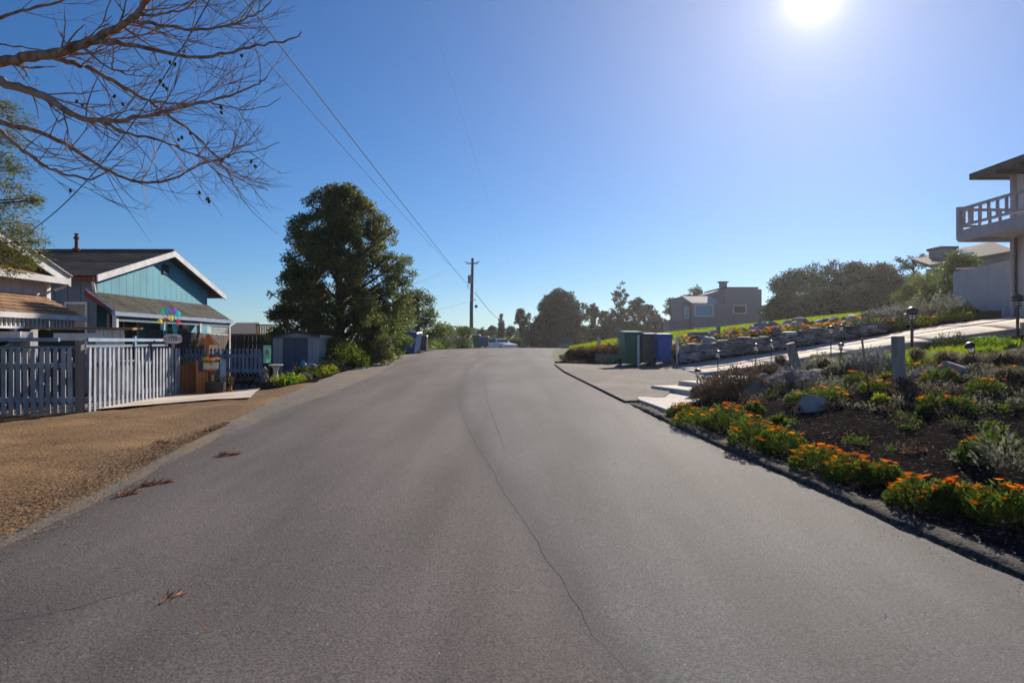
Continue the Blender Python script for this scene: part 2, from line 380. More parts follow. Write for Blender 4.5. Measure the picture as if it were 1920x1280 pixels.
def leaves(name, centers, length, width, m, parent=None, direction=None, spread=1.0, origin=(0, 0, 0), smooth=False):
    """one small folded rhombic leaf at every centre"""
    c = np.asarray(centers, float) - np.asarray(origin, float); n = len(c)
    d = rng.normal(size=(n, 3))
    if direction is not None: d = d * spread + np.asarray(direction)
    d /= np.linalg.norm(d, axis=1)[:, None] + 1e-9
    u = rng.normal(size=(n, 3)); w = np.cross(d, u); w /= np.linalg.norm(w, axis=1)[:, None] + 1e-9
    L = length * rng.uniform(0.6, 1.35, n)[:, None]; W = width * rng.uniform(0.6, 1.3, n)[:, None]
    v = np.empty((n, 4, 3))
    v[:, 0] = c; v[:, 1] = c + d * L * 0.5 + w * W * 0.5; v[:, 2] = c + d * L; v[:, 3] = c + d * L * 0.5 - w * W * 0.5
    q = np.arange(n * 4).reshape(n, 4)
    o = bpy.data.objects.new(name, fast_mesh(name, v.reshape(-1, 3), q, m)); link(o, parent)
    return o

# ------------------------------------------------------------------ the lie of the land
def rz_(y):
    """height of the road along the view"""
    y = np.asarray(y, float)
    a = 0.04 * np.minimum(y, 15)
    t = np.clip(y - 15, 0, 52)
    b = 0.04 * t - 0.04 / 60 * t * t
    c = np.clip(y - 67, 0, 100) * (0.04 - 0.04 / 30 * 52)
    return a + b + c
XR = [(-10, 4.6), (0, 3.85), (4.3, 3.26), (5.3, 3.06), (6.3, 2.95), (7.9, 2.71), (10.8, 2.37), (13.1, 2.15), (16.6, 1.82), (19.7, 1.54),
      (23.2, 1.45), (29, 1.62), (39, 2.35), (50, 3.6), (70, 6.5), (100, 12), (150, 22), (400, 70)]
XL = [(-10, -3.0), (0, -3.5), (5.2, -3.88), (6.4, -3.98), (8.8, -4.28), (13.5, -4.66), (18.7, -4.97), (23.2, -5.02), (30, -5.1),
      (39, -4.4), (50, -3.0), (70, 0.0), (100, 5.5), (150, 15.5), (400, 63)]
SW = [(-10, 0.16), (5, 0.18), (9, 0.30), (12, 0.5), (14.5, 0.85), (19, 1.15), (24, 0.9), (32, 0.5), (50, 0.2), (400, 0.2)]
def _sm(tab):
    ys = np.linspace(-10, 400, 4101); xs = np.interp(ys, [a for a, b in tab], [b for a, b in tab])
    k = np.ones(15) / 15; xs2 = np.convolve(np.pad(xs, 7, mode='edge'), k, 'valid')
    return lambda y: np.interp(y, ys, xs2)
xr, xl, sw = _sm(XR), _sm(XL), _sm(SW)

CP = [(4.5, 4, .33), (7, 4, .68), (12, 4, 1.4), (4.5, 7, .50), (7, 7, .93), (12, 7, 1.6), (5, 10.7, .82), (6.05, 10.7, 1.0), (8, 10.7, 1.27),
      (12, 10.7, 1.75), (3.6, 12.6, .60), (5, 13, .84), (7, 13.5, 1.13), (9.5, 13, 1.47), (9.2, 15.5, 1.42), (12, 15, 1.78), (4.5, 16, .72), (7, 16.2, 1.0),
      (11, 16.2, 1.60), (13, 15.3, 1.86), (16, 12, 2.25), (20, 5, 2.2), (20, 12, 2.5), (30, 10, 3),
      (5.2, 20, .83), (5.1, 21.6, .84), (8, 18.4, 1.30), (8, 21.4, 1.30), (11, 17.6, 1.79), (11, 21.1, 1.79), (14, 17, 2.25), (5, 17.9, .80), (7, 17.4, 1.10), (14, 20.7, 2.28), (18, 18, 2.6),
      (3, 15, .62), (4, 18, .74), (4, 21, .85), (5, 21, .86), (4.5, 23, .88), (2.4, 24.5, .95),
      (2.6, 27, 1.15), (4, 25.6, 1.32), (5, 27, 1.55), (3, 31, 1.35), (5, 31, 1.75), (4, 36, 1.55), (8, 28, 1.98), (8, 23.2, 1.66), (11, 22.8, 2.08), (6.0, 23.0, 1.30), (8, 25, 1.82),
      (14, 23.4, 2.5), (6.2, 25, 1.5), (14, 30, 2.6), (19.5, 30, 3.2), (10, 30, 2.22), (14, 27, 2.5), (19, 26, 3.0), (17, 23, 2.7), (25, 30, 3.7), (14, 38, 2.65), (10, 38, 2.15),
      (20, 38, 3.2), (22, 75, 1.0), (30, 70, 2.3), (28, 60, 3.1), (35, 60, 3.5), (30, 45, 3.5), (50, 40, 5.5), (60, 80, 5), (60, 10, 5), (8, 50, 1.2), (12, 60, .8),
      (-7.4, 12, .45), (-8, 16.4, .39), (-7.3, 16.4, .42), (-9.7, 20, .31), (-7.3, 20, .31), (-7.5, 22.5, .2), (-12, 12, .35), (-12, 20, .2), (-20, 20, 0), (-6.4, 25, .6),
      (-7, 30, .9), (-12, 30, .2), (-10, 40, .6), (-20, 40, 0), (-5.5, 5, .17), (-8, 5, .25), (-12, 5, .3), (-6, 8, .33), (-6, 12, .44), (-5.9, 17, .52), (-6, 19.5, .5), (-40, 10, -.3), (-40, 60, -.5), (-8, 60, .9), (-15, 80, .0)]
for y in [-8, -4, 0, 3, 6, 9, 12, 15, 18, 21, 24, 27, 30, 34, 38, 44, 52, 62, 75, 90, 120, 170, 230]:
    CP.append((float(xr(y)), y, float(rz_(y)) + 0.02)); CP.append((float(xl(y)), y, float(rz_(y))))
for x, y in [(-80, 150), (80, 150), (-120, 240), (150, 240), (-80, 0), (90, -5), (20, 120)]: CP.append((x, y, float(rz_(y)) + (3.0 if x > 60 else 0)))
CP = np.array(CP, float)
def _k(r2): return np.where(r2 > 1e-12, r2 * np.log(np.maximum(r2, 1e-12)), 0.0)
def _tps():
    P = CP[:, :2]; V = CP[:, 2] - rz_(P[:, 1]); n = len(P)
    K = _k(((P[:, None] - P[None]) ** 2).sum(-1)) + np.eye(n) * 0.15
    A = np.zeros((n + 3, n + 3)); A[:n, :n] = K; A[:n, n] = 1; A[:n, n + 1:] = P; A[n, :n] = 1; A[n + 1:, :n] = P.T
    return P, np.linalg.solve(A, np.concatenate([V, np.zeros(3)]))
_P, _W = _tps()
def H(x, y):
    """height of the ground"""
    x = np.atleast_1d(np.asarray(x, float)); y = np.atleast_1d(np.asarray(y, float)); out = np.empty(len(x))
    for i in range(0, len(x), 4000):
        q = np.stack([x[i:i + 4000], y[i:i + 4000]], 1)
        k = _k(((q[:, None] - _P[None]) ** 2).sum(-1))
        out[i:i + 4000] = k @ _W[:-3] + _W[-3] + q @ _W[-2:]
    # hold the road line exactly, ease off within a metre of it
    s = np.maximum(x - xr(y), xl(y) - x)
    e = np.clip(s / 1.0, 0, 1); e = e * e * (3 - 2 * e)
    return rz_(y) + out * e
def h(x, y): return float(H(x, y)[0])
def at(px, py, d): return Vector(((px - 960) / F * d, d, CAM_Z - (py - 640) / F * d))
def on(px, d, dz=0.0):
    x = (px - 960) / F * d; return Vector((x, d, h(x, d) + dz))
def hit(px, py, far=70.0):
    ds = np.concatenate([np.arange(2.5, 30, 0.04), np.arange(30, far, 0.2)])
    x = (px - 960) / F * ds; z = CAM_Z - (py - 640) / F * ds
    below = np.nonzero(z <= H(x, ds))[0]
    d = ds[below[0]] if len(below) else 30.0
    return on(px, float(d))

# ---- ground sheet in strips that follow the road edges
def rough(x, y, amp): return amp * (noise.noise(Vector((x * 1.3, y * 1.3, 0))) + 0.6 * noise.noise(Vector((x * 4.1, y * 4.1, 3))) + 0.35 * noise.noise(Vector((x * 11, y * 11, 5))))
ys_all = list(np.arange(-9, 1.5, 0.5)) + list(np.arange(1.5, 17, 0.11)) + list(np.arange(17, 40, 0.3)) + list(np.arange(40, 80, 1.5)) + list(np.geomspace(80, 390, 22))
def ground_sheet(name, side, y0, y1, s_list, m, amp, off=0.0):
    ys = [y for y in ys_all if y0 - 1e-6 <= y <= y1 + 1e-6]
    if abs(ys[0] - y0) > 1e-3: ys = [y0] + ys
    if abs(ys[-1] - y1) > 1e-3: ys.append(y1)
    X = []; Y = []; S = []
    for y in ys:
        e = float(xr(y)) if side > 0 else float(xl(y))
        for s in s_list: X.append(e + side * s); Y.append(y); S.append(s)
    Z = H(X, Y); vs = []
    for x, y, z, s in zip(X, Y, Z, S):
        a = amp * min(1.0, s / 0.6) * (1 if y < 45 else 0)
        vs.append((x, y, z + off + (rough(x, y, a) if a > 0 else 0.0)))
    n = len(s_list); q = []
    for i in range(len(ys) - 1):
        for j in range(n - 1):
            a = i * n + j
            q.append((a, a + 1, a + n + 1, a + n) if side > 0 else (a, a + n, a + n + 1, a + 1))
    me = fast_mesh(name, vs, q, m); me.polygons.foreach_set('use_smooth', [True] * len(q))
    o = bpy.data.objects.new(name, me); link(o); o['kind'] = 'structure'; return o
fine = list(np.arange(0, 7.5, 0.12)) + list(np.arange(7.5, 16, 0.3)) + [16, 18, 21, 25, 30]
ground_sheet('dirt_verge', -1, -9, 17.0, fine, 'dirt', 0.022)
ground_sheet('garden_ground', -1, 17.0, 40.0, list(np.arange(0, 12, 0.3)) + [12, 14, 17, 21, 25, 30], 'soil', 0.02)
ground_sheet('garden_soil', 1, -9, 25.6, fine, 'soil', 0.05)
ground_sheet('lawn_ground', 1, 25.6, 40.0, list(np.arange(0, 16, 0.3)) + [16, 18, 21, 25, 30], 'lawn_soil', 0.03)
ground_sheet('field', -1, 40.0, 390.0, [0, 2, 5, 9, 14, 20, 30, 45, 70, 110, 200, 400], 'ground', 0)
ground_sheet('hillside', 1, 40.0, 390.0, [0, 2, 5, 9, 14, 20, 30, 45, 70, 110, 200, 400], 'ground', 0)
ground_sheet('far_ground', -1, -9, 40.0, [30, 45, 70, 110, 200, 400], 'ground', 0)
ground_sheet('far_hillside', 1, -9, 40.0, [30, 45, 70, 110, 200, 400], 'ground', 0)

# ---- seam path on the road, read as points on its surface
SEAM = [hit(px, py) for px, py in [(1190, 1310), (1165, 1270), (1110, 1190), (1060, 1110), (1020, 1050), (985, 990), (950, 940), (925, 890), (893, 840), (875, 800),
                                   (861, 765), (861, 735), (870, 700), (882, 682), (905, 671), (940, 665), (975, 661)]]
SX = lambda y: np.interp(y, [p.y for p in SEAM], [p.x for p in SEAM])

def strip(name, m, fa, fb, y0, y1, ncol, lift, crown=0.0):
    ys = [y for y in ys_all if y0 <= y <= y1]; vs = []; q = []
    for y in ys:
        a, b = float(fa(y)), float(fb(y))
        for j in range(ncol + 1):
            t = j / ncol; x = a + (b - a) * t
            vs.append((x, y, float(rz_(y)) + lift + crown * 4 * t * (1 - t) + 0.004 * noise.noise(Vector((x * .8, y * .5, 1)))))
    n = ncol + 1
    for i in range(len(ys) - 1):
        for j in range(ncol): a = i * n + j; q.append((a, a + 1, a + n + 1, a + n))
    me = fast_mesh(name, vs, q, m); me.polygons.foreach_set('use_smooth', [True] * len(q))
    o = bpy.data.objects.new(name, me); link(o); o['kind'] = 'structure'
    return o, vs
def wob(y, a=0.05, s=1.0, k=0.0): return a * (noise.noise(Vector((k, y * 1.1 * s, 2))) + 0.5 * noise.noise(Vector((k, y * 4 * s, 7))))
road, rv = strip('road', 'asphalt', lambda y: xl(y) + sw(y) - 0.0 + wob(y, 0.07), lambda y: xr(y) + 0.05, -9, 300, 90, 0.012, 0.03)
at_ = road.data.attributes.new('old_pour', 'FLOAT', 'POINT')
at_.data.foreach_set('value', [float(np.clip((SX(v[1]) - v[0]) / 0.25 + 0.3, 0, 1)) * 0.9 for v in rv])
at2 = road.data.attributes.new('seam_stain', 'FLOAT', 'POINT')
at2.data.foreach_set('value', [float(math.exp(-((SX(v[1]) - v[0] + .04) / .13) ** 2)) for v in rv])
strip('gutter', 'gutter', lambda y: xl(y) - 0.02 + wob(y, 0.10, 1, 4), lambda y: xl(y) + sw(y) + 0.15, -9, 48, 4, 0.006)

def ribbon(name, pts, w, m, parent=None, lift=0.046, seed=0):
    P = []
    for a, b in zip(pts[:-1], pts[1:]):
        n = max(2, int((b - a).length / 0.06))
        for i in range(n): P.append(a.lerp(b, i / n))
    vs = []; q = []
    for i, p in enumerate(P):
        t = (P[min(i + 1, len(P) - 1)] - P[max(i - 1, 0)]); t.z = 0; t.normalize(); sd = Vector((t.y, -t.x, 0))
        k = i * 0.35 + seed
        o = sd * (0.03 * noise.noise(Vector((k * .5, seed, 0))) + 0.012 * noise.noise(Vector((k * 2, seed, 4))))
        end = min(1, i / 12 + .15, (len(P) - i) / 12 + .15)
        ww = w * end * (0.55 + 0.9 * abs(noise.noise(Vector((k * 1.7, seed, 9)))))
        c = p + o
        for s in (-1, 1):
            v = c + sd * ww * s
            a_, b_ = float(xl(v.y) + sw(v.y)), float(xr(v.y)) + .05
            tt = min(max((v.x - a_) / (b_ - a_), 0), 1)
            vs.append((v.x, v.y, float(rz_(v.y)) + 0.012 + 0.03 * 4 * tt * (1 - tt) + 0.006))
    for i in range(len(P) - 1): q.append((2 * i, 2 * i + 1, 2 * i + 3, 2 * i + 2))
    o = bpy.data.objects.new(name, fast_mesh(name, vs, q, m)); link(o, parent); return o
c = ribbon('seam_crack', SEAM, 0.0026, 'tar'); c['kind'] = 'structure'
c = ribbon('road_crack', [hit(px, py) for px, py in [(-60, 1180), (0, 1175), (60, 1170), (150, 1150), (215, 1128), (300, 1100)]], 0.008, 'tar', seed=5); c['kind'] = 'structure'
# fine second crack by the far end of the seam
c = ribbon('fine_crack', [hit(px, py) for px, py in [(905, 700), (915, 760), (930, 800), (950, 860)]], 0.003, 'tar', seed=9); c['kind'] = 'structure'

# ---- asphalt berm on the right edge of the road (rounded lip)
def berm():
    ys = [y for y in ys_all if -9 <= y <= 13.2]
    prof = [(-0.02, 0.0), (0.0, 0.035), (0.02, 0.055), (0.06, 0.065), (0.13, 0.06), (0.22, 0.045), (0.34, 0.02), (0.40, -0.03)]
    vs = []; q = []
    for y in ys:
        f = min(1.0, max(0.15, (13.2 - y) / 1.2))
        x0 = float(xr(y)) + 0.02 + 0.03 * noise.noise(Vector((0, y * 3, 0))) + 0.015 * noise.noise(Vector((0, y * 11, 0)))
        for i, (a, b) in enumerate(prof):
            vs.append((x0 + a, y, float(rz_(y)) + b * f + 0.022 * (noise.noise(Vector((a * 12, y * 7, 2))) + .6 * noise.noise(Vector((a * 30, y * 22, 6)))) * (1 if i > 1 else 0.2)))
    n = len(prof)
    for i in range(len(ys) - 1):
        for j in range(n - 1): a = i * n + j; q.append((a, a + 1, a + n + 1, a + n))
    me = fast_mesh('kerb', vs, q, 'berm'); me.polygons.foreach_set('use_smooth', [True] * len(q))
    o = bpy.data.objects.new('kerb', me); link(o); o['kind'] = 'structure'
berm()

# ---- draped paved areas
def drape(name, A, B, m, lift=0.03, n=24, k=8, parent=None, thick=0.0):
    A = [Vector((*p[:2], 0)) for p in A]; B = [Vector((*p[:2], 0)) for p in B]
    def samp(L, t):
        seg = [(b - a).length for a, b in zip(L[:-1], L[1:])]; tot = sum(seg); d = t * tot
        for i, s in enumerate(seg):
            if d <= s or i == len(seg) - 1: return L[i].lerp(L[i + 1], d / s)
            d -= s
    P = []
    for i in range(n + 1):
        a, b = samp(A, i / n), samp(B, i / n)
        for j in range(k + 1): P.append(a.lerp(b, j / k))
    Z = H([p.x for p in P], [p.y for p in P])
    vs = [(p.x, p.y, z + lift) for p, z in zip(P, Z)]; q = []
    for i in range(n):
        for j in range(k): a = i * (k + 1) + j; q.append((a, a + 1, a + k + 2, a + k + 1))
    if thick:
        nv = len(vs); vs += [(v[0], v[1], v[2] - thick) for v in vs]
        ring = [j for j in range(k + 1)] + [i * (k + 1) + k for i in range(1, n + 1)] + [n * (k + 1) + j for j in range(k - 1, -1, -1)] + [i * (k + 1) for i in range(n - 1, 0, -1)]
        for a, b in zip(ring, ring[1:] + ring[:1]): q.append((a, b, b + nv, a + nv))
    me = fast_mesh(name, vs, q, m)
    bm = bmesh.new(); bm.from_mesh(me); bmesh.ops.recalc_face_normals(bm, faces=bm.faces); bm.to_mesh(me); bm.free()
    o = bpy.data.objects.new(name, me); link(o, parent); return o
ap = drape('gravel_apron', [(xr(y) - 0.0, y) for y in (13.0, 14, 16, 18, 20, 22, 23.6)], [(3.0, 13.4), (3.6, 15.0), (4.5, 16.0), (4.95, 17.6), (5.0, 19.5), (5.2, 21.4), (5.5, 23.3)], 'gravel_asphalt', 0.05, 30, 10)
ap['kind'] = 'structure'
pad = drape('concrete_path', [hit(px, py) for px, py in [(150, 773), (250, 764), (335, 757), (400, 751), (470, 748)]],
            [hit(px, py) for px, py in [(150, 762), (250, 745), (335, 732), (420, 726), (507, 727)]], 'concrete', 0.035, 24, 6)
pad['kind'] = 'structure'

# driveway in concrete slabs with joints
dw = bpy.data.objects.new('driveway', None); link(dw); dw['kind'] = 'structure'
FA = [Vector((5.1, 21.6, 0)), Vector((14.6, 20.4, 0))]; NA = [Vector((4.85, 17.8, 0)), Vector((14.2, 16.3, 0))]
for i in range(5):
    for j in range(2):
        t0, t1 = i / 5 + 0.0015, (i + 1) / 5 - 0.0015; u0, u1 = j / 2 + 0.003, (j + 1) / 2 - 0.003
        def pt(t, u): return NA[0].lerp(NA[1], t).lerp(FA[0].lerp(FA[1], t), u)
        drape('slab', [pt(t0, u0), pt(t1, u0)], [pt(t0, u1), pt(t1, u1)], 'concrete', 0.07, 6, 4, dw, 0.12)

# =================================================================== buildings
def box_between(mb, p0, p1, w, t):
    """upright board from p0 to p1 along ground plan, w tall, t thick (p = bottom centre line)"""
    p0, p1 = Vector(p0), Vector(p1); d = p1 - p0; L = math.hypot(d.x, d.y)
    nx, ny = -d.y / L * t / 2, d.x / L * t / 2
    vs = [(p0.x + nx, p0.y + ny, p0.z), (p0.x - nx, p0.y - ny, p0.z), (p1.x - nx, p1.y - ny, p1.z), (p1.x + nx, p1.y + ny, p1.z)]
    vs += [(a, b, c + w) for a, b, c in vs]
    mb.add(vs, [(0, 1, 2, 3), (7, 6, 5, 4), (0, 4, 5, 1), (1, 5, 6, 2), (2, 6, 7, 3), (3, 7, 4, 0)])

def roof_courses(name, a0, a1, b0, b1, m, parent, n=14, tab=0.45, thick=0.03, origin=(0, 0, 0)):
    """shingle courses between the eave line a0-a1 and the ridge line b0-b1, each course lapping the one below"""
    a0, a1, b0, b1 = map(Vector, (a0, a1, b0, b1)); mb = MB()
    nr = (a1 - a0).cross(b0 - a0).normalized()
    if nr.z < 0: nr = -nr
    for i in range(n):
        t0, t1 = i / n, min(1.0, (i + 1.15) / n)
        L0, R0, L1, R1 = a0.lerp(b0, t0), a1.lerp(b1, t0), a0.lerp(b0, t1), a1.lerp(b1, t1)
        k = max(1, int((R0 - L0).length / tab)); ph = (i % 2) * 0.5
        cuts = [0.0] + [(j + ph) / k for j in range(0 if ph else 1, k) if 0 < (j + ph) / k < 1] + [1.0]
        for u, v in zip(cuts[:-1], cuts[1:]):
            g = 0.012 / max(0.3, (R0 - L0).length)
            lift = nr * (thick + random.uniform(-.004, .006))
            p = [L0.lerp(R0, u + g) + lift, L0.lerp(R0, v - g) + lift, L1.lerp(R1, v - g) + nr * 0.004, L1.lerp(R1, u + g) + nr * 0.004]
            f = [p[0] - nr * 0.025, p[1] - nr * 0.025]
            mb.add(p + f, [(0, 1, 2, 3), (4, 5, 1, 0)])
    me = mb.mesh(name, m, origin, fix=False)
    o = bpy.data.objects.new(name, me); link(o, parent); o['kind'] = 'stuff'; return o

def clapboards(name, x, y0, y1, zb, ztop, pitch, m, parent, t=0.03, side=1, gap=0.012, axis='x', origin=(0, 0, 0)):
    """vertical siding boards on the plane x (axis 'x') running in y, top given by ztop(y); each a part"""
    y = y0
    while y < y1 - 0.02:
        e = min(y + pitch - gap, y1)
        poly = [(y, zb), (e, zb), (e, ztop(e)), (y, ztop(y))]
        MB().prism(poly, axis, x, x + t * side).build(name, m, parent, origin)
        y += pitch

def window(parent, c, w, hh, axis, m_glass='glass_dark', m_frame='white_paint', fw=0.07, t=0.06, mull=0, out=1):
    """framed window as a part with a pane; axis: the wall's facing axis"""
    fr = MB(); x, y, z = c
    def bx(mb, da, dz, la, lz, dt=0.0, tt=t):
        if axis == 'x': mb.box((x + dt, y + da, z + dz), (tt, la, lz))
        else: mb.box((x + da, y + dt, z + dz), (la, tt, lz))
    bx(fr, -w / 2, 0, fw, hh + fw); bx(fr, w / 2, 0, fw, hh + fw); bx(fr, 0, hh / 2, w - fw, fw); bx(fr, 0, -hh / 2, w - fw, fw)
    for k in range(mull): bx(fr, (k + 1) * w / (mull + 1) - w / 2, 0, fw * 0.6, hh - fw, 0, t * 0.8)
    f = fr.build('window', m_frame, parent)
    pn = MB(); bx(pn, 0, 0, w - fw, hh - fw, 0.0, t * 0.3); pn.build('pane', m_glass, f)
    return f

# ---- teal house
def teal_house():
    t = thing('house', 'teal clapboard house with white gable trim and low mottled porch roof behind the gate', 'house', (0, 0, 0))
    gx = -12.5; y0, y1, yr = 20.5, 28.0, 24.6; ze, zr = 3.62, 4.92; zb = 0.0; xb = -19.0
    # core body
    core = MB(); core.prism([(y0, zb), (y1, zb), (y1, ze - .05), (yr, zr - 0.15), (y0, ze - .05)], 'x', xb, gx - 0.03); core.build('wall', 'slate_blue', t)
    slope = (zr - ze) / (yr - 20.0); s2 = (zr - ze) / (29.0 - yr)
    zt = lambda y: (zr - 0.14 - (yr - y) * slope) if y < yr else (zr - 0.14 - (y - yr) * s2)
    # boards on the gable, split at the ridge
    clapboards('siding_board', gx - 0.03, y0, yr, 1.0, zt, 0.41, 'teal', t)
    clapboards('siding_board', gx - 0.03, yr, y1, 1.0, zt, 0.41, 'teal', t)
    # side wall boards facing the street, shade put into their colour
    x = gx - 0.05
    while x > xb + 2:
        MB().box((x - 0.19, y0 - 0.015, 1.85), (0.375, 0.03, 3.4)).build('side_board', 'slate_blue', t); x -= 0.39
    MB().box((gx + 0.02, y0 - 0.02, 1.9), (0.09, 0.09, 3.35)).build('corner_trim', 'slate_blue', t)
    # roof: two slopes
    ov = gx + 0.32
    rf = MB()
    rf.slab([(xb, 20.0, ze), (ov, 20.0, ze), (ov, yr, zr), (xb, yr, zr)], 0.10)
    rf.slab([(xb, yr, zr), (ov, yr, zr), (ov, 29.0, ze), (xb, 29.0, ze)], 0.10)
    r = rf.build('roof', 'shingle', t)
    roof_courses('shingles', (xb, 19.95, ze), (ov, 19.95, ze), (xb, yr, zr), (ov, yr, zr), 'shingle', r, 22, 0.5, 0.03)
    MB().tube([(xb, yr, zr + .04), (ov, yr, zr + .04)], 0.07, 6).build('ridge_cap', 'shingle', r)
    # fascias (white bargeboards), proud of the roof edge
    for (ya, za, yb_, zb_) in ((20.0, ze, yr, zr), (29.0, ze, yr, zr)):
        MB().prism([(ya, za - 0.17), (yb_, zb_ - 0.17), (yb_, zb_ + 0.03), (ya, za + 0.03)], 'x', ov + 0.003, ov + 0.045).build('bargeboard', 'white_paint', t)
    MB().box(((xb + ov) / 2, 19.93, ze - 0.10), (ov - xb, 0.10, 0.12)).build('gutter_trim', 'red_trim', t)
    MB().tube([(ov - .1, 20.0, ze - .15), (ov - .2, 20.25, ze - .45), (gx + .0, 20.42, ze - .55)], 0.045, 6).build('downspout', 'white_paint', t)
    MB().box((gx + 0.02, yr, zr - 0.62), (0.05, 0.42, 0.34)).build('gable_vent', 'dark_wall', t)
    # flue
    f = MB().lathe([(.14, 0), (.13, .10), (.06, .14), (.055, .42), (.09, .44), (.09, .52), (.05, .54), (.05, .60), (.08, .61), (.08, .64)], (-15.6, yr - .15, zr), 10); f.smooth = False
    f.build('flue', 'red_trim', t)
    # porch roof
    pa0, pa1, pb0, pb1 = (-11.45, 19.6, 2.56), (-11.45, 27.85, 2.56), (gx + .03, 20.3, 3.18), (gx + .03, 28.0, 3.18)
    pr = MB().slab([pa0, pa1, pb1, pb0], 0.09).build('porch_roof', 'mottled_shingle', t)
    roof_courses('shingles', pa0, pa1, pb0, pb1, 'mottled_shingle', pr, 8, 0.3, 0.014)
    MB().box((-11.42, 23.72, 2.50), (0.10, 8.3, 0.12)).build('porch_gutter', 'fence_blue', t)
    MB().prism([(-12.47, 3.02), (-11.42, 2.38), (-11.42, 2.55), (-12.47, 3.19)], 'y', 19.92, 19.97).build('porch_fascia', 'red_trim', t)
    MB().tube([(-12.44, 19.96, 3.23), (-11.4, 19.55, 2.60)], 0.03, 5).build('porch_edge_trim', 'white_paint', t)
    for y in (19.8, 22.5, 25.1, 27.7): MB().box((-11.5, y, 1.2), (0.12, 0.12, 2.6)).build('porch_post', 'white_paint', t)
    MB().box((-11.5, 23.7, 2.36), (0.10, 7.9, 0.14)).build('porch_beam', 'slate_blue', t)
    # lattice at the far end of the porch
    lt = MB()
    for k in range(9):
        y = 26.2 + k * 0.16
        lt.box((-11.5, y, 2.14), (0.02, 0.03, 0.36), rx=R(38)); lt.box((-11.475, y, 2.14), (0.02, 0.03, 0.36), rx=R(-38))
    lt.box((-11.487, 26.85, 2.30), (0.05, 1.6, 0.04)); lt.box((-11.487, 26.85, 1.97), (0.05, 1.6, 0.04)); lt.build('lattice', 'white_paint', t)
    window(t, (-13.05, y0 - 0.05, 2.1), 0.62, 1.5, 'y')
    window(t, (gx + 0.03, 21.9, 1.8), 1.6, 1.5, 'x', mull=1); window(t, (gx + 0.03, 25.3, 1.8), 1.9, 1.5, 'x', mull=1)  # panes widened to stand in for the dark under the porch
    d = MB().box((gx + .03, 23.8, 1.15), (.05, .85, 2.0)).build('door', 'dark_wall', t)
    MB().box((gx + .08, 23.5, 1.15), (.05, .05, .05)).build('handle', 'steel', d)
teal_house()

# ---- grey house at the left edge
def grey_house():
    t = thing('house', 'pale grey house with white trim and tan porch roof at the left edge', 'house', (0, 0, 0))
    gx = -11.5; y0, y1, yr = 9.2, 16.9, 13.0; ze = 3.28; zr = 4.75; ov = gx + .32
    MB().prism([(y0, 0), (y1, 0), (y1, ze), (yr, zr - .2), (y0, ze)], 'x', -18, gx - .03).build('wall', 'grey_siding', t)
    clapboards('siding_board', gx - .03, y0, y1 - .1, 0.3, lambda y: ze - .02, 0.36, 'grey_siding', t)
    MB().box((gx + .01, y1 - .05, 1.75), (.12, .14, 3.1)).build('corner_trim', 'white_paint', t)
    s = (zr - ze) / (17.25 - yr)
    rf = MB(); rf.slab([(-18, yr, zr), (ov, yr, zr), (ov, 17.25, ze), (-18, 17.25, ze)], .09)
    rf.slab([(-18, 8.75, ze), (ov, 8.75, ze), (ov, yr, zr), (-18, yr, zr)], .09)
    r = rf.build('roof', 'tan_roof', t)
    for ya in (8.75, 17.25):
        MB().prism([(ya, ze - .20), (yr, zr - .20), (yr, zr + .03), (ya, ze + .03)], 'x', ov + .003, ov + .04).build('bargeboard', 'white_paint', t)
        MB().tube([(ov + .07, ya, ze + .05), (ov + .07, yr, zr + .05)], .025, 4).build('drip_edge', 'white_paint', t)
    MB().slab([(ov, 9, ze + .0), (ov, 17.1, ze + .0), (gx, 17.0, ze + .22), (gx, 9, ze + .22)], .04).build('pent_roof', 'tan_roof', t)
    MB().box((ov + .03, 13, ze - .08), (.06, 8.3, .15)).build('fascia', 'white_paint', t)
    MB().tube([(ov, 17.15, ze - .12), (ov - .05, 17.1, ze - .22), (gx + .12, 16.98, ze - .3)], .035, 6).build('downspout', 'white_paint', t)
    # porch roof
    a0, a1, b0, b1 = (-10.15, 8.6, 2.28), (-10.15, 16.15, 2.28), (gx, 9, 2.80), (gx, 16.75, 2.80)
    pr = MB().slab([a0, a1, b1, b0], .06).build('porch_roof', 'tan_roof', t)
    roof_courses('shingles', a0, a1, b0, b1, 'tan_roof', pr, 6, .35, .03)
    MB().slab([(-10.15, 16.15, 2.28), (gx, 17.3, 2.36), (gx, 16.75, 2.80), (-10.9, 16.3, 2.55)], .05).build('porch_hip', 'tan_roof', t)
    MB().box((-10.12, 12.4, 2.24), (.08, 7.6, .11)).build('porch_gutter', 'white_paint', t)
    MB().box((-10.2, 12.4, 1.99), (.07, 7.4, .05)).build('porch_rail_beam', 'white_paint', t)
    y = 9.0
    tmp = MB().box((0, 0, 0), (.05, .035, .17)).mesh('dentil', 'white_paint')
    while y < 16.0:
        o = bpy.data.objects.new('dentil', tmp); link(o, t); o.location = (-10.2, y, 2.10); y += .125
    for y in (9, 11.5, 14, 16): MB().box((-10.22, y, 1.1), (.1, .1, 1.75)).build('porch_post', 'slate_blue', t)
    MB().box((gx + .05, 12.6, 1.2), (.04, 7.2, 1.9)).build('porch_shade_sheet', 'dark_wall', t)  # dark sheet added for the shade below the porch roof
grey_house()

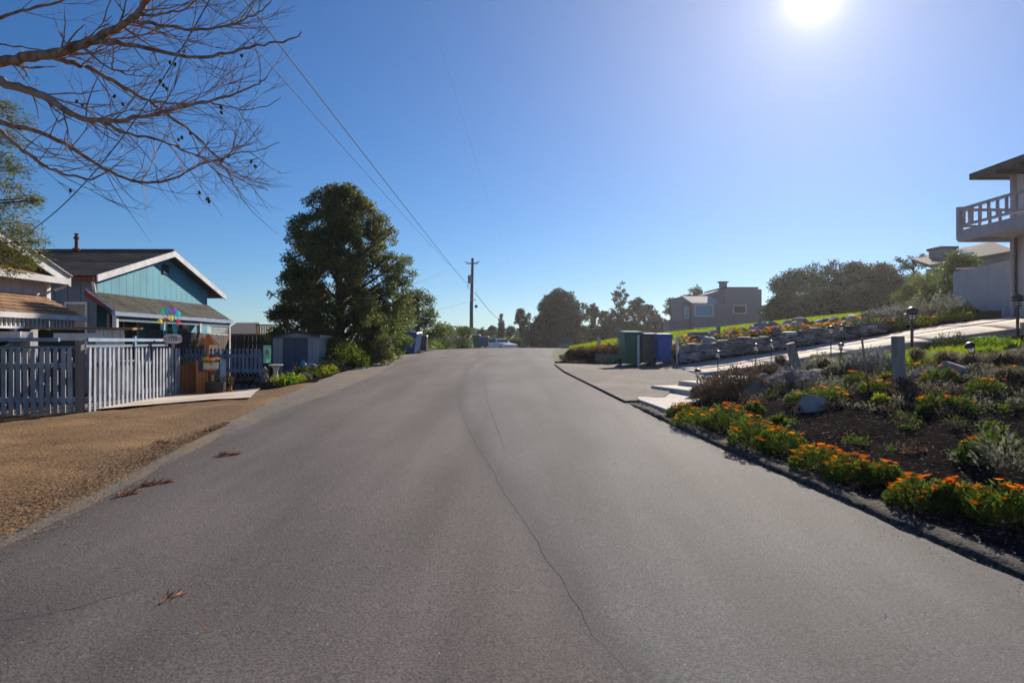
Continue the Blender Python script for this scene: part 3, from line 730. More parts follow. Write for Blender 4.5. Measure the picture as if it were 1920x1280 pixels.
# ---- small white playhouse behind the fence
t = thing('playhouse', 'small white board shed with thin flat tan roof behind the picket fence', 'shed', (0, 0, 0))
MB().slab([(-10.2, 14.2, 2.0), (-8.35, 15.0, 2.0), (-8.8, 16.3, 2.03), (-10.6, 15.5, 2.03)], .05).build('roof', 'tan_roof', t)
MB().box((-9.9, 15.0, 1.1), (.7, .8, 1.7), rz=R(23)).build('wall', 'dark_wall', t)  # dark block standing in for the shaded opening
for k in range(7): MB().box((-9.02 + k * .072, 14.86 + k * .031, 1.13), (.07, .03, 1.72), rz=R(23)).build('siding_board', 'white_paint', t)
MB().box((-9.35, 14.72, 1.80), (.9, .05, .16), rz=R(23)).build('lintel', 'white_paint', t)
MB().box((-10.3, 13.9, 1.82), (.75, .5, .16), rz=R(10)).build('white_counter', 'white_paint', t)

# ---- grey modern house up the street
def modern_house():
    D = 75.0
    t = thing('house', 'grey modern house with flat roof and blue-reflecting window beyond the lawn', 'house', (0, 0, 0))
    X = lambda px, d=D: (px - 960) / F * d
    Z = lambda py, d=D: CAM_Z - (py - 640) / F * d
    # tall block
    a, b = X(1358), X(1420); zt = Z(540)
    MB().prism([(a, 0), (b, 0), (b, zt), (a, zt)], 'y', D, D + 7).build('wall', 'mauve_wall', t)
    MB().prism([(X(1338), 0), (a - .003, 0), (a - .003, zt), (X(1338), Z(548))], 'y', D + .4, D + 7).build('wall', 'mauve_wall', t)
    MB().prism([(b + .003, 0), (X(1432), 0), (X(1432), Z(542)), (b + .003, zt)], 'y', D + .6, D + 7).build('wall', 'mauve_wall', t)
    MB().box(((a + b) / 2, D + 3.5, zt + .05), (b - a + .2, 7.2, .12)).build('parapet_cap', 'dark_wall', t)
    MB().box((X(1362), D + 1.2, zt + .35), (.7, .7, .7)).build('chimney', 'mauve_wall', t)
    MB().box((X(1362), D + 1.2, zt + .75), (1.0, .9, .12)).build('chimney_cap', 'dark_wall', t)
    # lower wing with sloped skirt roof
    c, d = X(1296), X(1357)
    MB().box(((c + d) / 2, D + 3, Z(570) / 2), (d - c, 8, Z(570))).build('wing_wall', 'mauve_wall', t)
    rf = MB().slab([(X(1292), D - 1.3, Z(569)), (X(1342), D - 1.3, Z(569)), (X(1340), D + 1.2, Z(554)), (X(1284), D + 1.2, Z(554))], .15).build('roof', 'beige_wall', t)
    MB().box((X(1312), D + 4, Z(555)), (X(1340) - X(1284), 5.6, .12)).build('roof_deck', 'dark_wall', t)
    MB().prism([(X(1283), 0), (c - .01, 0), (c - .01, Z(567)), (X(1283), Z(556))], 'y', D + .5, D + 6).build('bay_wall', 'mauve_wall', t)
    window(t, (X(1315), D - 1.06, Z(583)), X(1333) - X(1299), Z(573) - Z(593), 'y', 'glass_sky_painted', fw=.18, t=.14)
    window(t, (X(1289.5), D + .42, Z(586)), .45, 1.2, 'y', 'glass_sky_painted', fw=.1, t=.14)
    window(t, (X(1386), D - .06, Z(580)), X(1398) - X(1374), Z(573) - Z(588), 'y', 'glass_dark', fw=.15, t=.14, mull=0)
    window(t, (X(1315), D - 1.06, Z(619)), X(1331) - X(1299), Z(614) - Z(623), 'y', 'glass_dark', fw=.15, t=.14, mull=3)
    MB().box(((X(1255) + X(1290)) / 2, D + 1.5, Z(600) / 2), (X(1290) - X(1255), 3, Z(600))).build('terrace_wall', 'mauve_wall', t)
    MB().box((X(1438), D + 2, Z(572) / 2), (X(1446) - X(1432), 5, Z(572))).build('side_wall', 'mauve_wall', t)
modern_house()

# ---- house with balcony at the right edge
def balcony_house():
    t = thing('house', 'beige two storey house with cantilevered balcony at the right edge', 'house', (0, 0, 0))
    wx = 14.6
    MB().box((wx + 4.7, 14.3, 4.4), (9.3, 11.0, 5.3)).build('wall', 'beige_wall', t)
    y = 9.0
    while y < 19.7:
        MB().box((wx + .03, y + .29, 3.36), (.05, .57, 2.55)).build('siding_panel', 'beige_wall', t); y += .6
    # roof with overhang and soffit
    e = (13.75, 20.35); ze = 6.62
    rf = MB(); rf.add([(13.75, 8, ze), (25, 8, ze), (25, 20.4, ze), (13.75, 20.4, ze), (18.5, 12.5, 8.1), (20, 12.5, 8.1), (20, 15.8, 8.1), (18.5, 15.8, 8.1)],
                      [(3, 2, 1, 0), (4, 5, 6, 7), (0, 1, 5, 4), (1, 2, 6, 5), (2, 3, 7, 6), (3, 0, 4, 7)])
    rf.build('roof', 'shingle', t)
    MB().box((13.72, 14.2, ze + .0), (.05, 12.5, .18)).build('fascia', 'dark_wall', t)
    MB().box((19.3, 20.43, ze + .0), (11.2, .05, .18)).build('fascia', 'dark_wall', t)
    y = 9.0
    while y < 20: MB().box((14.2, y, ze - .10), (.85, .09, .12)).build('rafter', 'dark_wall', t); y += .8
    # balcony
    bx0, by0, by1, zf = 13.1, 12.0, 20.0, 4.85
    MB().box(((bx0 + wx) / 2 + .02, (by0 + by1) / 2, zf - .05), (wx - bx0 - .1, by1 - by0 - .1, .10)).build('balcony_floor', 'beige_wall', t)
    MB().box((bx0 - .0, (by0 + by1) / 2, zf - .08), (.09, by1 - by0, .32)).build('balcony_rim', 'rail_paint', t)
    MB().box(((bx0 + wx) / 2 + .05, by1, zf - .08), (wx - bx0 - .0, .09, .32)).build('balcony_rim', 'rail_paint', t)
    zt = 5.55
    for z, hh in ((zt, .07), (zf + .22, .06)):
        MB().box((bx0 - .004, (by0 + by1) / 2, z), (.10, by1 - by0 + .1, hh)).build('rail', 'rail_paint', t)
        MB().box(((bx0 + wx) / 2 + .055, by1 + .004, z), (wx - bx0 - .11, .10, hh)).build('rail', 'rail_paint', t)
    bal = MB().box((0, 0, 0), (.06, .06, zt - zf - .28)).mesh('baluster', 'rail_paint')
    y = by0 + .3
    while y < by1 - .1:
        o = bpy.data.objects.new('baluster', bal); link(o, t); o.location = (bx0, y, (zt + zf + .22) / 2); y += .34
    x = bx0 + .3
    while x < wx:
        o = bpy.data.objects.new('baluster', bal); link(o, t); o.location = (x, by1, (zt + zf + .22) / 2); x += .3
    MB().box((bx0 + .01, by1 - .01, 5.15), (.13, .13, .96)).build('corner_post', 'rail_paint', t)
    # supports, downspout, door and window
    MB().tube([(wx - .06, 19.7, 2.3), (wx - .06, 19.7, 4.7)], .035, 6).build('downspout', 'dark_wall', t)
    window(t, (wx - .0, 18.6, 5.75), 1.5, 1.5, 'x', 'glass_dark', 'white_paint'); window(t, (wx - .0, 16, 5.75), 1.5, 1.5, 'x', 'glass_dark', 'white_paint')
    l = MB().box((wx - .1, 18.9, 3.98), (.12, .12, .2)).build('wall_lamp', 'cream', t)
    MB().box((14.85, 19.985, 4.3), (.5, .07, 4.9)).build('corner_board', 'beige_wall', t)
    # wing wall running back from the corner
    for k in range(9):
        f0, f1 = k / 9, (k + 1) / 9 - .008
        p0 = Vector((14.95, 20.05, 1.9)).lerp(Vector((15.62, 24.2, 2.3)), f0); p1 = Vector((14.95, 20.05, 1.9)).lerp(Vector((15.62, 24.2, 2.3)), f1)
        mb = MB(); n_ = 4.15
        vs = [(p0.x, p0.y, p0.z), (p1.x, p1.y, p1.z), (p1.x + .08, p1.y, p1.z), (p0.x + .08, p0.y, p0.z), (p0.x, p0.y, n_), (p1.x, p1.y, n_), (p1.x + .08, p1.y, n_), (p0.x + .08, p0.y, n_)]
        mb.add(vs, [(0, 1, 2, 3), (7, 6, 5, 4), (0, 4, 5, 1), (1, 5, 6, 2), (2, 6, 7, 3), (3, 7, 4, 0)]); mb.build('siding_panel', 'beige_wall', t)
balcony_house()
t = thing('planter', 'two dark planter boxes joined against the beige wing wall', 'planter', (14.75, 20.35, 2.25), R(-10))
for k in range(2):
    b = MB().box((-.35 - 0.1, .1 + k * .8, .18), (.35, .7, .36)).build('box', 'black_metal', t)

# ---- house with chimney far up the hill
def hill_house():
    D = 45.0; X = lambda px: (px - 960) / F * D; Z = lambda py: CAM_Z - (py - 640) / F * D
    t = thing('house', 'distant house with wide chimney and skylight behind the hedge on the hill', 'house', (0, 0, 0))
    MB().box(((X(1752) + X(1960)) / 2 + 1.2, D + 1.7, (Z(497)) / 2), (X(1960) - X(1752), 2.4, Z(497))).build('wall', 'mauve_wall', t)
    MB().slab([(X(1740), D - .2, Z(497)), (X(1900), D - .2, Z(470)), (X(1960), D + 5, Z(432)), (X(1792), D + 5, Z(468))], .2).build('roof', 'shingle', t)
    c = MB().box(((X(1757) + X(1787)) / 2 + 1.4, D + 2.5, (Z(458) + Z(490)) / 2), (X(1787) - X(1757), 1.4, Z(458) - Z(490))).build('chimney', 'mauve_wall', t)
    MB().box(((X(1757) + X(1787)) / 2 + 1.4, D + 2.5, Z(457)), (X(1787) - X(1757) + .2, 1.6, .16)).build('chimney_cap', 'dark_wall', c)
    MB().prism([(X(1800), 2), (X(1975), 2), (X(1975), Z(462)), (X(1900), Z(474)), (X(1800), Z(490))], 'y', D + .6, D + 3).build('wall', 'mauve_wall', t)
    MB().box((X(1820), D + 1.2, Z(470)), (1.4, 1.0, .12), rx=R(20), ry=R(-9)).build('skylight', 'steel', t)
    window(t, (X(1775), D + .45, Z(508)), 1.4, .5, 'y', 'glass_dark', fw=.1)
hill_house()
t = thing('wall', 'beige slatted terrace wall beyond the wing of the balcony house', 'wall', (0, 0, 0))
for k in range(12): MB().box((17.5 + k * .42, 26.5 - k * .1, 3.95), (.3 if k % 3 else .12, .06, 1.1)).build('slat', 'beige_wall' if k % 3 else 'cedar', t)
MB().box((19.8, 25.95, 4.53), (5.2, .12, .07), rz=R(-13.4)).build('cap', 'beige_wall', t)

# ---- far shed roof + deck fence between teal house and tree
t = thing('building', 'long low grey-roofed building far behind the dark board fence', 'building', (0, 0, 0))
p = at(412, 626, 45)
MB().slab([(p.x, 45, 2.2), (at(486, 0, 45).x, 45, 2.2), (at(486, 0, 49).x, 49, 3.05), (p.x - .5, 49, 3.05)], .15).build('roof', 'shingle', t)
MB().box((at(448, 0, 47).x, 47.2, 1.0), (2.9, 3.4, 2.2)).build('wall', 'dark_wall', t)
t = thing('deck_railing', 'sunlit orange wooden deck railing behind the garden shed', 'railing', (0, 0, 0))
for k in range(16):
    q = at(481 + k * 3.1, 617, 34); MB().box((q.x, q.y, 2.28), (.055, .03, .42)).build('slat', 'deck_wood', t)
MB().box((at(505, 0, 34).x, 34, 2.52), (1.35, .08, .05)).build('top_rail', 'dark_fence', t); MB().box((at(505, 0, 34).x, 34, 2.05), (1.35, .08, .06)).build('bottom_rail', 'deck_wood', t)
MB().box((at(505, 0, 34).x, 34.6, 1.2), (1.3, 1.0, 1.7)).build('deck', 'dark_fence', t)

# =================================================================== fences
def picket_mesh(w, hh, t, style):
    if style == 'dog': poly = [(-w / 2, 0), (w / 2, 0), (w / 2, hh - .05), (w / 4, hh), (-w / 4, hh), (-w / 2, hh - .05)]
    else:
        poly = [(-w / 2, 0), (w / 2, 0), (w / 2, hh - .16), (w / 4, hh - .12), (w / 5, hh - .10), (w / 2.2, hh - .06), (w / 2.4, hh - .02), (0, hh),
                (-w / 2.4, hh - .02), (-w / 2.2, hh - .06), (-w / 5, hh - .10), (-w / 4, hh - .12), (-w / 2, hh - .16)]
    return MB().prism(poly, 'y', -t / 2, t / 2).mesh('picket', 'fence_white')
def picket_fence(label, p0, p1, z0, z1, pitch, w, hh, style='dog', group=None, rails=(.25, .85), cat='fence', name='picket_fence', lean=1.0):
    """p0,p1 ground plan; z0,z1 heights of the picket bottoms"""
    p0, p1 = Vector((*p0, z0)), Vector((*p1, z1)); d = p1 - p0; L = math.hypot(d.x, d.y); a = math.atan2(d.y, d.x)
    t = thing(name, label, cat, p0, a, group)
    me = picket_mesh(w, hh, .022, style); n = int(L / pitch)
    for i in range(n + 1):
        o = bpy.data.objects.new('picket', me); link(o, t)
        o.location = (i * pitch + w / 2, 0, (z1 - z0) * i / max(1, n) + random.uniform(-.008, .008)); o.rotation_euler = (random.uniform(-.012, .012), random.uniform(-.015, .015) * lean, random.uniform(-.05, .05))
    for z in rails:
        box = MB(); box_between(box, (0, .035, z - .04), (L, .035, z - .04 + (z1 - z0)), .085, .04); box.build('rail', 'fence_white', t)
    return t, L
f2, L2 = picket_fence('white picket driveway gate panel in full sun carrying the house number', (-7.45, 12.0), (-8.0, 16.4), .43, .37, .19, .080, 1.17, 'dog')
bb = MB(); box_between(bb, (0, .02, 1.27), (L2 * .86, .02, 1.27), .06, .05); bb.build('top_rail', 'fence_blue', f2)
bb = MB(); box_between(bb, (0, .05, 1.16), (L2 * .86, .05, 1.16), .05, .03); bb.build('dark_gap_slat', 'slate_blue', f2)  # added slat, stands in for the dark gap below the top rail
MB().box((L2 * .45, .03, 1.28), (.07, .05, .2)).build('upright', 'fence_blue', f2)
f1, L1 = picket_fence('shaded white picket fence panel left of the thick grey post', (-10.6, 11.75), (-7.62, 11.9), .43, .43, .125, .075, 1.15, 'dog')
bb = MB(); box_between(bb, (0, .06, 1.27), (L1 - .3, .06, 1.27), .065, .05); bb.build('top_rail', 'fence_blue', f1)
bb = MB(); box_between(bb, (0, .09, 1.14), (L1, .09, 1.14), .05, .03); bb.build('dark_gap_slat', 'slate_blue', f1)  # same added slat for the dark gap on this panel
for xx in (0.05, 1.5): MB().box((xx, .09, .62), (.1, .1, 1.28)).build('post', 'post_grey', f1)
t = thing('fence_post', 'thick grey wooden gate post between the two picket fence panels', 'post', (-7.55, 11.93, .38))
MB().box((0, 0, .66), (.105, .11, 1.34), rz=R(-4)).build('post', 'post_grey', t, bevel=.006)
f3, L3 = picket_fence('low white picket fence with pointed tops standing on a rock edging', (-9.9, 20.0), (-7.3, 19.75), .78, .78, .122, .075, .72, 'gothic', rails=(.08, .5))
for xx in (0.0, 1.3, 2.6): MB().box((xx, .09, .12), (.08, .08, 1.0)).build('post', 'fence_white', f3)
# low rock edging under it
def rock_mesh(s, seed, m='stone', sub=2, flat=0.7):
    bm = bmesh.new(); bmesh.ops.create_icosphere(bm, subdivisions=sub, radius=1)
    for v in bm.verts:
        p = v.co.copy(); n1 = noise.noise(p * 1.1 + Vector((seed, 0, 0))); n2 = noise.noise(p * 2.6 + Vector((0, seed, 0)))
        k = 1 + .45 * n1 + .30 * n2 + .10 * noise.noise(p * 6 + Vector((seed, 2, 5)))
        p *= k
        for ax in (Vector((.8, .3, .5)), Vector((-.5, .7, .4)), Vector((.2, -.9, .3)), Vector((-.6, -.4, .65))):
            ax = ax.normalized(); dd = p.dot(ax) - (.58 + .12 * math.sin(seed * 3 + ax.x * 9))
            if dd > 0: p -= ax * dd * .85
        v.co = (p.x * s[0], p.y * s[1], p.z * s[2] * flat)
    me = bpy.data.meshes.new('rock'); bm.to_mesh(me); bm.free(); me.materials.append(M[m]); return me
edge = thing('stone_edging', 'low rock edging wall under the gothic picket fence', 'wall', (-9.9, 19.9, .31))
rk = [rock_mesh((.16, .12, .12), i, 'brown_stone', 1) for i in range(4)]
for i in range(11):
    for j in range(2):
        o = bpy.data.objects.new('stone', rk[(i + j) % 4]); link(o, edge); o.location = (.12 + i * .235 + j * .1, -.05 * j - i * .024, .10 + j * .2 + random.uniform(-.02, .02)); o.rotation_euler = (0, 0, random.uniform(0, 6))
bk = MB(); box_between(bk, (0, .09, -.05), (2.6, -.16, -.05), .42, .12); bk.build('backing', 'dark_fence', edge)

# dark board fences round the back garden
def board_fence(label, p0, p1, z0, z1, hh0, hh1, wall_m='dark_fence'):
    p0, p1 = Vector((*p0, z0)), Vector((*p1, z1)); d = p1 - p0; L = math.hypot(d.x, d.y); a = math.atan2(d.y, d.x)
    t = thing('board_fence', label, 'fence', p0, a); n = int(L / .15)
    for i in range(n):
        f = i / n; hh = hh0 + (hh1 - hh0) * f + random.uniform(-.012, .012)
        MB().box((i * .15 + .07, random.uniform(-.006, .006), (z1 - z0) * f + hh / 2), (.138, .022, hh)).build('board', wall_m, t)
    for z in (.35, .85): MB().box((L / 2, .035, z * hh0), (L, .045, .09)).build('rail', wall_m, t)
    return t
board_fence('dark brown board fence running past the teal house porch', (-9.05, 16.9), (-10.75, 25.9), .3, .2, 1.72, 1.72)
board_fence('dark brown board fence closing the garden behind the low picket fence', (-10.7, 26.1), (-8.1, 26.6), .2, .25, 1.72, 1.66)

# =================================================================== yard things on the left
def flower_mesh(r, petals=11, cup=.25, m='petal_orange', m2='petal_heart'):
    mb = MB(); vs = []; fs = []
    for k in range(petals):
        a0 = 2 * math.pi * k / petals; w = math.pi / petals * .95
        p = [(r * .18 * math.cos(a0), r * .18 * math.sin(a0), 0), (r * .7 * math.cos(a0 - w), r * .7 * math.sin(a0 - w), r * cup * .7), (r * math.cos(a0), r * math.sin(a0), r * cup),
             (r * .7 * math.cos(a0 + w), r * .7 * math.sin(a0 + w), r * cup * .7)]
        b = len(vs); vs += p; fs.append((b, b + 1, b + 2, b + 3))
    b = len(vs)
    for k in range(6): vs.append((r * .22 * math.cos(k * math.pi / 3), r * .22 * math.sin(k * math.pi / 3), r * .09))
    fs.append(tuple(b + k for k in range(6)))
    me = bpy.data.meshes.new('flower'); me.from_pydata(vs, [], fs); me.materials.append(M[m]); me.materials.append(M[m2])
    me.polygons[len(fs) - 1].material_index = 1
    return me
FL = flower_mesh(.043); FLY = flower_mesh(.05, m='petal_yellow'); FLR = flower_mesh(.05, m='petal_red'); FLP = flower_mesh(.06, m='petal_pink'); FLW = flower_mesh(.04, m='cream')

def wishing_well():
    o = at(392, 737, 17.0); o.z = h(o.x, o.y)
    t = thing('wishing_well', 'cedar wishing well with gabled roof and cream flower box beside the gate', 'wishing well', o, R(24))
    MB().box((-.0, .0, .30), (.34, .34, .60)).build('base', 'dark_cedar', t)
    for k in range(4): MB().box((-.27 + 0 * k, -.18 + k * .085, .42), (.05, .08, .84)).build('board', 'cedar', t)
    for k in range(4): MB().box((-.235 + k * .062, -.21, .28), (.056, .03, .56)).build('board', 'cedar', t)
    MB().box((-.02, .02, 1.05), (.045, .045, .9)).build('roof_post', 'cedar', t)
    rf = MB()
    rf.box((-.15, 0, 1.335), (.40, .30, .025), ry=R(-48)); rf.box((.11, 0, 1.335), (.40, .30, .025), ry=R(48)); rf.build('roof', 'cedar', t)
    MB().prism([(-.2, 1.22), (.16, 1.22), (-.02, 1.46)], 'y', -.12, -.10).build('gable_board', 'cedar', t)
    b = MB().box((.04, -.22, .70), (.34, .16, .14)).build('flower_box', 'cream', t, bevel=.005)
    MB().box((.04, -.302, .70), (.02, .01, .02)).build('knob', 'dark_cedar', t)
    for i in range(14):
        f = bpy.data.objects.new('flower', [FL, FLY, FLR, FLY, FL, FLW][i % 6]); link(f, t)
        f.location = (-.14 + (i % 7) * .055 + random.uniform(-.02, .02), -.24 + (i // 7) * .07, .83 + random.uniform(0, .06)); f.rotation_euler = (random.uniform(.3, 1.0), random.uniform(-.4, .4), 0)
        f.scale = (1.2,) * 3
    c = rng.normal(size=(160, 3)) * (.11, .05, .03) + (.03, -.2, .79); leaves('foliage', c, .06, .02, 'leaf_garden', t)
    return t
well = wishing_well()
o = on(350, 16.9); t = thing('cedar_planter', 'tall dark cedar plank cabinet between the gate and the wishing well', 'cabinet', o, R(24))
for k in range(5): MB().box((-.2 + k * .105, 0, .40), (.10, .28, .80 - (.12 if k < 2 else 0)), 0).build('board', 'dark_cedar', t)
c = rng.normal(size=(120, 3)) * (.08, .05, .05) + (-.1, -.05, .84); leaves('foliage', c, .09, .03, 'leaf_yellow', t)
t = thing('panel', 'upright blue painted board right of the wishing well', 'board', on(418, 16.8), R(24)); MB().box((0, 0, .42), (.13, .03, .84)).build('board', 'fence_blue', t)
def barrel(label, o, r, hh, m='barrel', plant=None, name='half_barrel', cat='planter', bands=True):
    t = thing(name, label, cat, o)
    mb = MB().lathe([(r * .82, 0), (r * .95, hh * .4), (r, hh), (r * .93, hh), (r * .9, hh * .85), (.001, hh * .84)], n=20); mb.smooth = False; mb.build('tub', m, t)
    if bands:
        for z in (.2, .75): MB().lathe([(r * (.90 + .1 * z), hh * z), (r * (.91 + .1 * z), hh * (z + .08))], n=20).build('hoop', 'black_metal', t)
    if plant:
        c = rng.normal(size=(plant[1], 3)) * (r * .5, r * .5, plant[2] * .4) + (0, 0, hh + plant[2] * .35)
        leaves('foliage', c, plant[3], plant[3] * .35, plant[0], t, (0, 0, .6))
    return t
o = on(404, 16.6); b = barrel('dark half barrel tub in front of the wishing well', o, .24, .30, plant=('leaf_garden', 90, .12, .07))
o2 = o + Vector((-.06, -.02, .30)); t = thing('gnome', 'tiny white and red garden figurine in the half barrel', 'figurine', o2)
m_ = MB().lathe([(.035, 0), (.04, .05), (.03, .11), (.014, .125), (.026, .15), (.022, .17), (.004, .20)], n=10); m_.smooth = True; m_.build('body', 'white_paint', t)
MB().lathe([(.028, .165), (.018, .19), (.002, .23)], n=10).build('cap', 'sign_red', t)
t = barrel('terracotta pot of dry brown plant beside the blue board', on(428, 16.9), .09, .16, 'terracotta', ('leaf_drybrown', 260, .22, .10), 'flower_pot', 'flower pot', False)

# house number sign
o = at(324, 635, 15.2); t = thing('number_sign', 'white oval house number sign reading 1776 on top of the fence', 'sign', o, R(22))
pl = []
for k in range(24):
    a = 2 * math.pi * k / 24; ca, sa = math.cos(a), math.sin(a)
    pl.append((math.copysign(abs(ca) ** .55, ca) * .18, math.copysign(abs(sa) ** .55, sa) * .105))
MB().prism(pl, 'y', -.012, .012).build('board', 'white_paint', t)
MB().prism([(a * 1.045, b * 1.06) for a, b in pl], 'y', -.008, .008).build('rim', 'sign_red', t)
cu = bpy.data.curves.new('digits', 'FONT'); cu.body = '1776'; cu.size = .135; cu.align_x = 'CENTER'; cu.align_y = 'CENTER'; cu.extrude = .002; cu.materials.append(M['sign_black']); cu.offset = .0015
tmp_ = bpy.data.objects.new('tmp', cu); col.objects.link(tmp_); me_ = bpy.data.meshes.new_from_object(tmp_.evaluated_get(bpy.context.evaluated_depsgraph_get())); bpy.data.objects.remove(tmp_)
tx = bpy.data.objects.new('digits', me_); link(tx, t); tx.location = (0, -.0155, 0); tx.rotation_euler = (R(90), 0, 0); tx.scale = (.72, 1.05, 1)
for sx in (-.138, .138):
    mb = MB()
    for k in range(8):
        a = k * math.pi / 4; mb.box((sx + .016 * math.cos(a), -.014, .026 * math.sin(a)), (.012, .004, .016), ry=-a)
    mb.build('ornament', 'sign_red', t)
MB().box((0, .02, -.13), (.05, .03, .16)).build('bracket', 'post_grey', t)

# pinwheels
def spinner(label, base, heads):
    heads = [(a, b, c, d * .78) for a, b, c, d in heads]
    t = thing('garden_spinner', label, 'garden spinner', base)
    for (px, py, m, s) in heads:
        c = at(px, py, base.y) - base
        MB().tube([(0.0, 0, 0), (0.0, 0, c.z * .72), (c.x * .6, 0, c.z * .9), (c.x, .01, c.z)], .008, 5).build('stem', 'spin_cyan', t)
        mb = MB()
        for k in range(7):
            a = 2 * math.pi * k / 7; ux, uz = math.cos(a), math.sin(a); vx, vz = -uz, ux; r = s
            p0 = Vector((c.x, -.02, c.z)); p1 = p0 + Vector((ux, 0, uz)) * r * .7 + Vector((vx, 0, vz)) * r * .35 + Vector((0, -.02, 0)); p2 = p0 + Vector((ux, 0, uz)) * r; p3 = p0 + Vector((ux, 0, uz)) * r * .7 - Vector((vx, 0, vz)) * r * .3 + Vector((0, .015, 0))
            mb.add([p0, p1, p2, p3], [(0, 1, 2, 3)])
        mb.build('wheel', m, t)
        MB().lathe([(.012, -.012), (.014, 0), (.012, .012)], c + Vector((0, -.03, 0)), 8).build('hub', 'petal_yellow', t)
b0 = at(312, 640, 15.8); b0.z = h(b0.x, 15.8)
spinner('left garden spinner with green, blue, yellow and red wheels', b0, [(306, 584, 'spin_green', .085), (314, 583, 'spin_blue', .095), (301, 602, 'spin_yellow', .08), (312, 600, 'spin_red', .08)])
b0 = at(327, 640, 15.9); b0.z = h(b0.x, 15.9)
spinner('right garden spinner with purple, cyan, yellow and red wheels', b0, [(327, 582, 'spin_purple', .10), (334, 588, 'spin_cyan', .10), (322, 597, 'spin_yellow', .09), (335, 605, 'spin_red', .08)])

# garden flag
o = on(501, 18.6); zc = CAM_Z - (664 - 640) / F * 18.6
t = thing('garden_flag', 'mint green garden flag with faint pink flower on a metal stand', 'flag', o, R(15))
MB().box((0, 0, zc - o.z), (.20, .008, .48)).build('cloth', 'mint', t)
mb = MB()
for k in range(6):
    a = k * math.pi / 3; mb.box((.035 * math.cos(a), -.006, zc - o.z + .05 + .045 * math.sin(a)), (.05, .002, .035), ry=-a)
mb.build('printed_flower', 'petal_pink', t)
MB().tube([(-.12, 0, 0), (-.12, 0, zc - o.z + .26), (.12, 0, zc - o.z + .26)], .008, 5).build('stand', 'black_metal', t)
# birdbath
t = thing('birdbath', 'pale stone birdbath on a fluted pedestal by the flag', 'birdbath', at(517, 714, 18.2))
s_ = 1.0
mb = MB().lathe([(.12, -.02), (.12, .03), (.08, .06), (.06, .12), (.05, .25), (.07, .33), (.10, .37)], n=14); mb.smooth = True; mb.build('pedestal', 'birdbath', t)
mb = MB().lathe([(.07, .371), (.15, .395), (.19, .42), (.19, .435), (.16, .43), (.001, .42)], n=22); mb.smooth = True; mb.build('bowl', 'birdbath', t)

# garden shed
def shed():
    t = thing('garden_shed', 'small garden shed with shade-toned grey front, dark doors and sunlit white side', 'shed', (0, 0, 0))
    y = 22.0; x0, x1 = -7.7, -6.24; z0 = .1; zt = 1.86; yb = 24.8
    MB().box(((x0 + x1) / 2, (y + yb) / 2, (z0 + zt) / 2), (x1 - x0 - .04, yb - y - .04, zt - z0)).build('wall', 'shed_shade_wall', t)
    xa, xb_ = at(531, 0, y).x, at(577, 0, y).x
    for a, b_, m in ((x0, xa, 'shed_shade_wall'), (xb_, x1, 'shed_shade_wall')):
        n = max(1, int((b_ - a) / .12)); w = (b_ - a) / n
        for k in range(n): MB().box((a + w * (k + .5), y - .01, (z0 + zt) / 2), (w - .01, .04, zt - z0)).build('front_board', m, t)
    for a, b_ in ((xa, (xa + xb_) / 2), ((xa + xb_) / 2, xb_)):
        d = MB().box(((a + b_) / 2, y - .03, (z0 + zt) / 2 - .02), (b_ - a - .012, .05, zt - z0 - .05)).build('door', 'shed_door', t)
        MB().box(((xa + xb_) / 2 + (.05 if a > xa + .01 else -.05), y - .07, 1.0), (.02, .03, .12)).build('handle', 'steel', d)
    n = 9
    for k in range(n): MB().box((x1 + .0, y + (yb - y) * (k + .5) / n, (z0 + zt) / 2), (.04, (yb - y) / n - .012, zt - z0)).build('side_board', 'shed_white', t)
    r = MB(); xm = (x0 + x1) / 2
    r.slab([(x0 - .08, y - .15, zt - .02), (xm, y - .15, zt + .17), (xm, yb + .1, zt + .17), (x0 - .08, yb + .1, zt - .02)], .04)
    r.slab([(xm, y - .15, zt + .17), (x1 + .10, y - .15, zt + .02), (x1 + .10, yb + .1, zt + .02), (xm, yb + .1, zt + .17)], .04); r.build('roof', 'shingle', t)
    MB().prism([(x0, zt - .02), (x1, zt - .02), (xm, zt + .12)], 'y', y - .03, y + .02).build('gable', 'shed_shade_wall', t)
    MB().box((x1 + .11, (y + yb) / 2, zt - .0), (.03, yb - y + .3, .09)).build('eave_trim', 'shed_white', t)
    f = thing('wall_ornament', 'red wall ornament hung on the white side of the shed', 'ornament', (x1 + .03, 23.2, 1.55), 0)
    MB().box((0.01, -.18, 0), (.03, .34, .10), rx=R(18)).build('wing', 'sign_red', f); MB().box((0.012, .18, 0), (.03, .30, .09), rx=R(-14)).build('wing', 'sign_red', f)
    MB().box((.02, 0, -.02), (.035, .07, .16)).build('body', 'terracotta', f)
shed()
# tubs and pots along the garden front
for lab, px, d, r, hh, m, pl_ in [
    ('first dark round tub right of the birdbath', 543, 19.2, .27, .34, 'barrel', ('leaf_greygreen', 120, .12, .06)),
    ('dark tub with bright yellow-green plant before the shed doors', 568, 20.0, .24, .36, 'barrel', ('leaf_yellow', 220, .12, .06)),
    ('dark tub with brown-topped plant at the shed corner', 592, 20.6, .26, .34, 'barrel', ('leaf_olive', 160, .12, .06)),
    ('small glossy teal pot low among the yellow plants', 589, 19.7, .13, .18, 'teal_pot', None),
    ('dark tub nearest the birdbath foot', 532, 18.9, .17, .24, 'barrel', ('leaf_garden', 100, .1, .05))]:
    o = on(px, d); o.z -= .02
    barrel(lab, o, r, hh, m, pl_, 'tub', 'planter', m == 'barrel')
o = on(568, 20.0, .42); t = thing('whirligig', 'small pale blue garden ornament above the yellow-green tub', 'ornament', o)
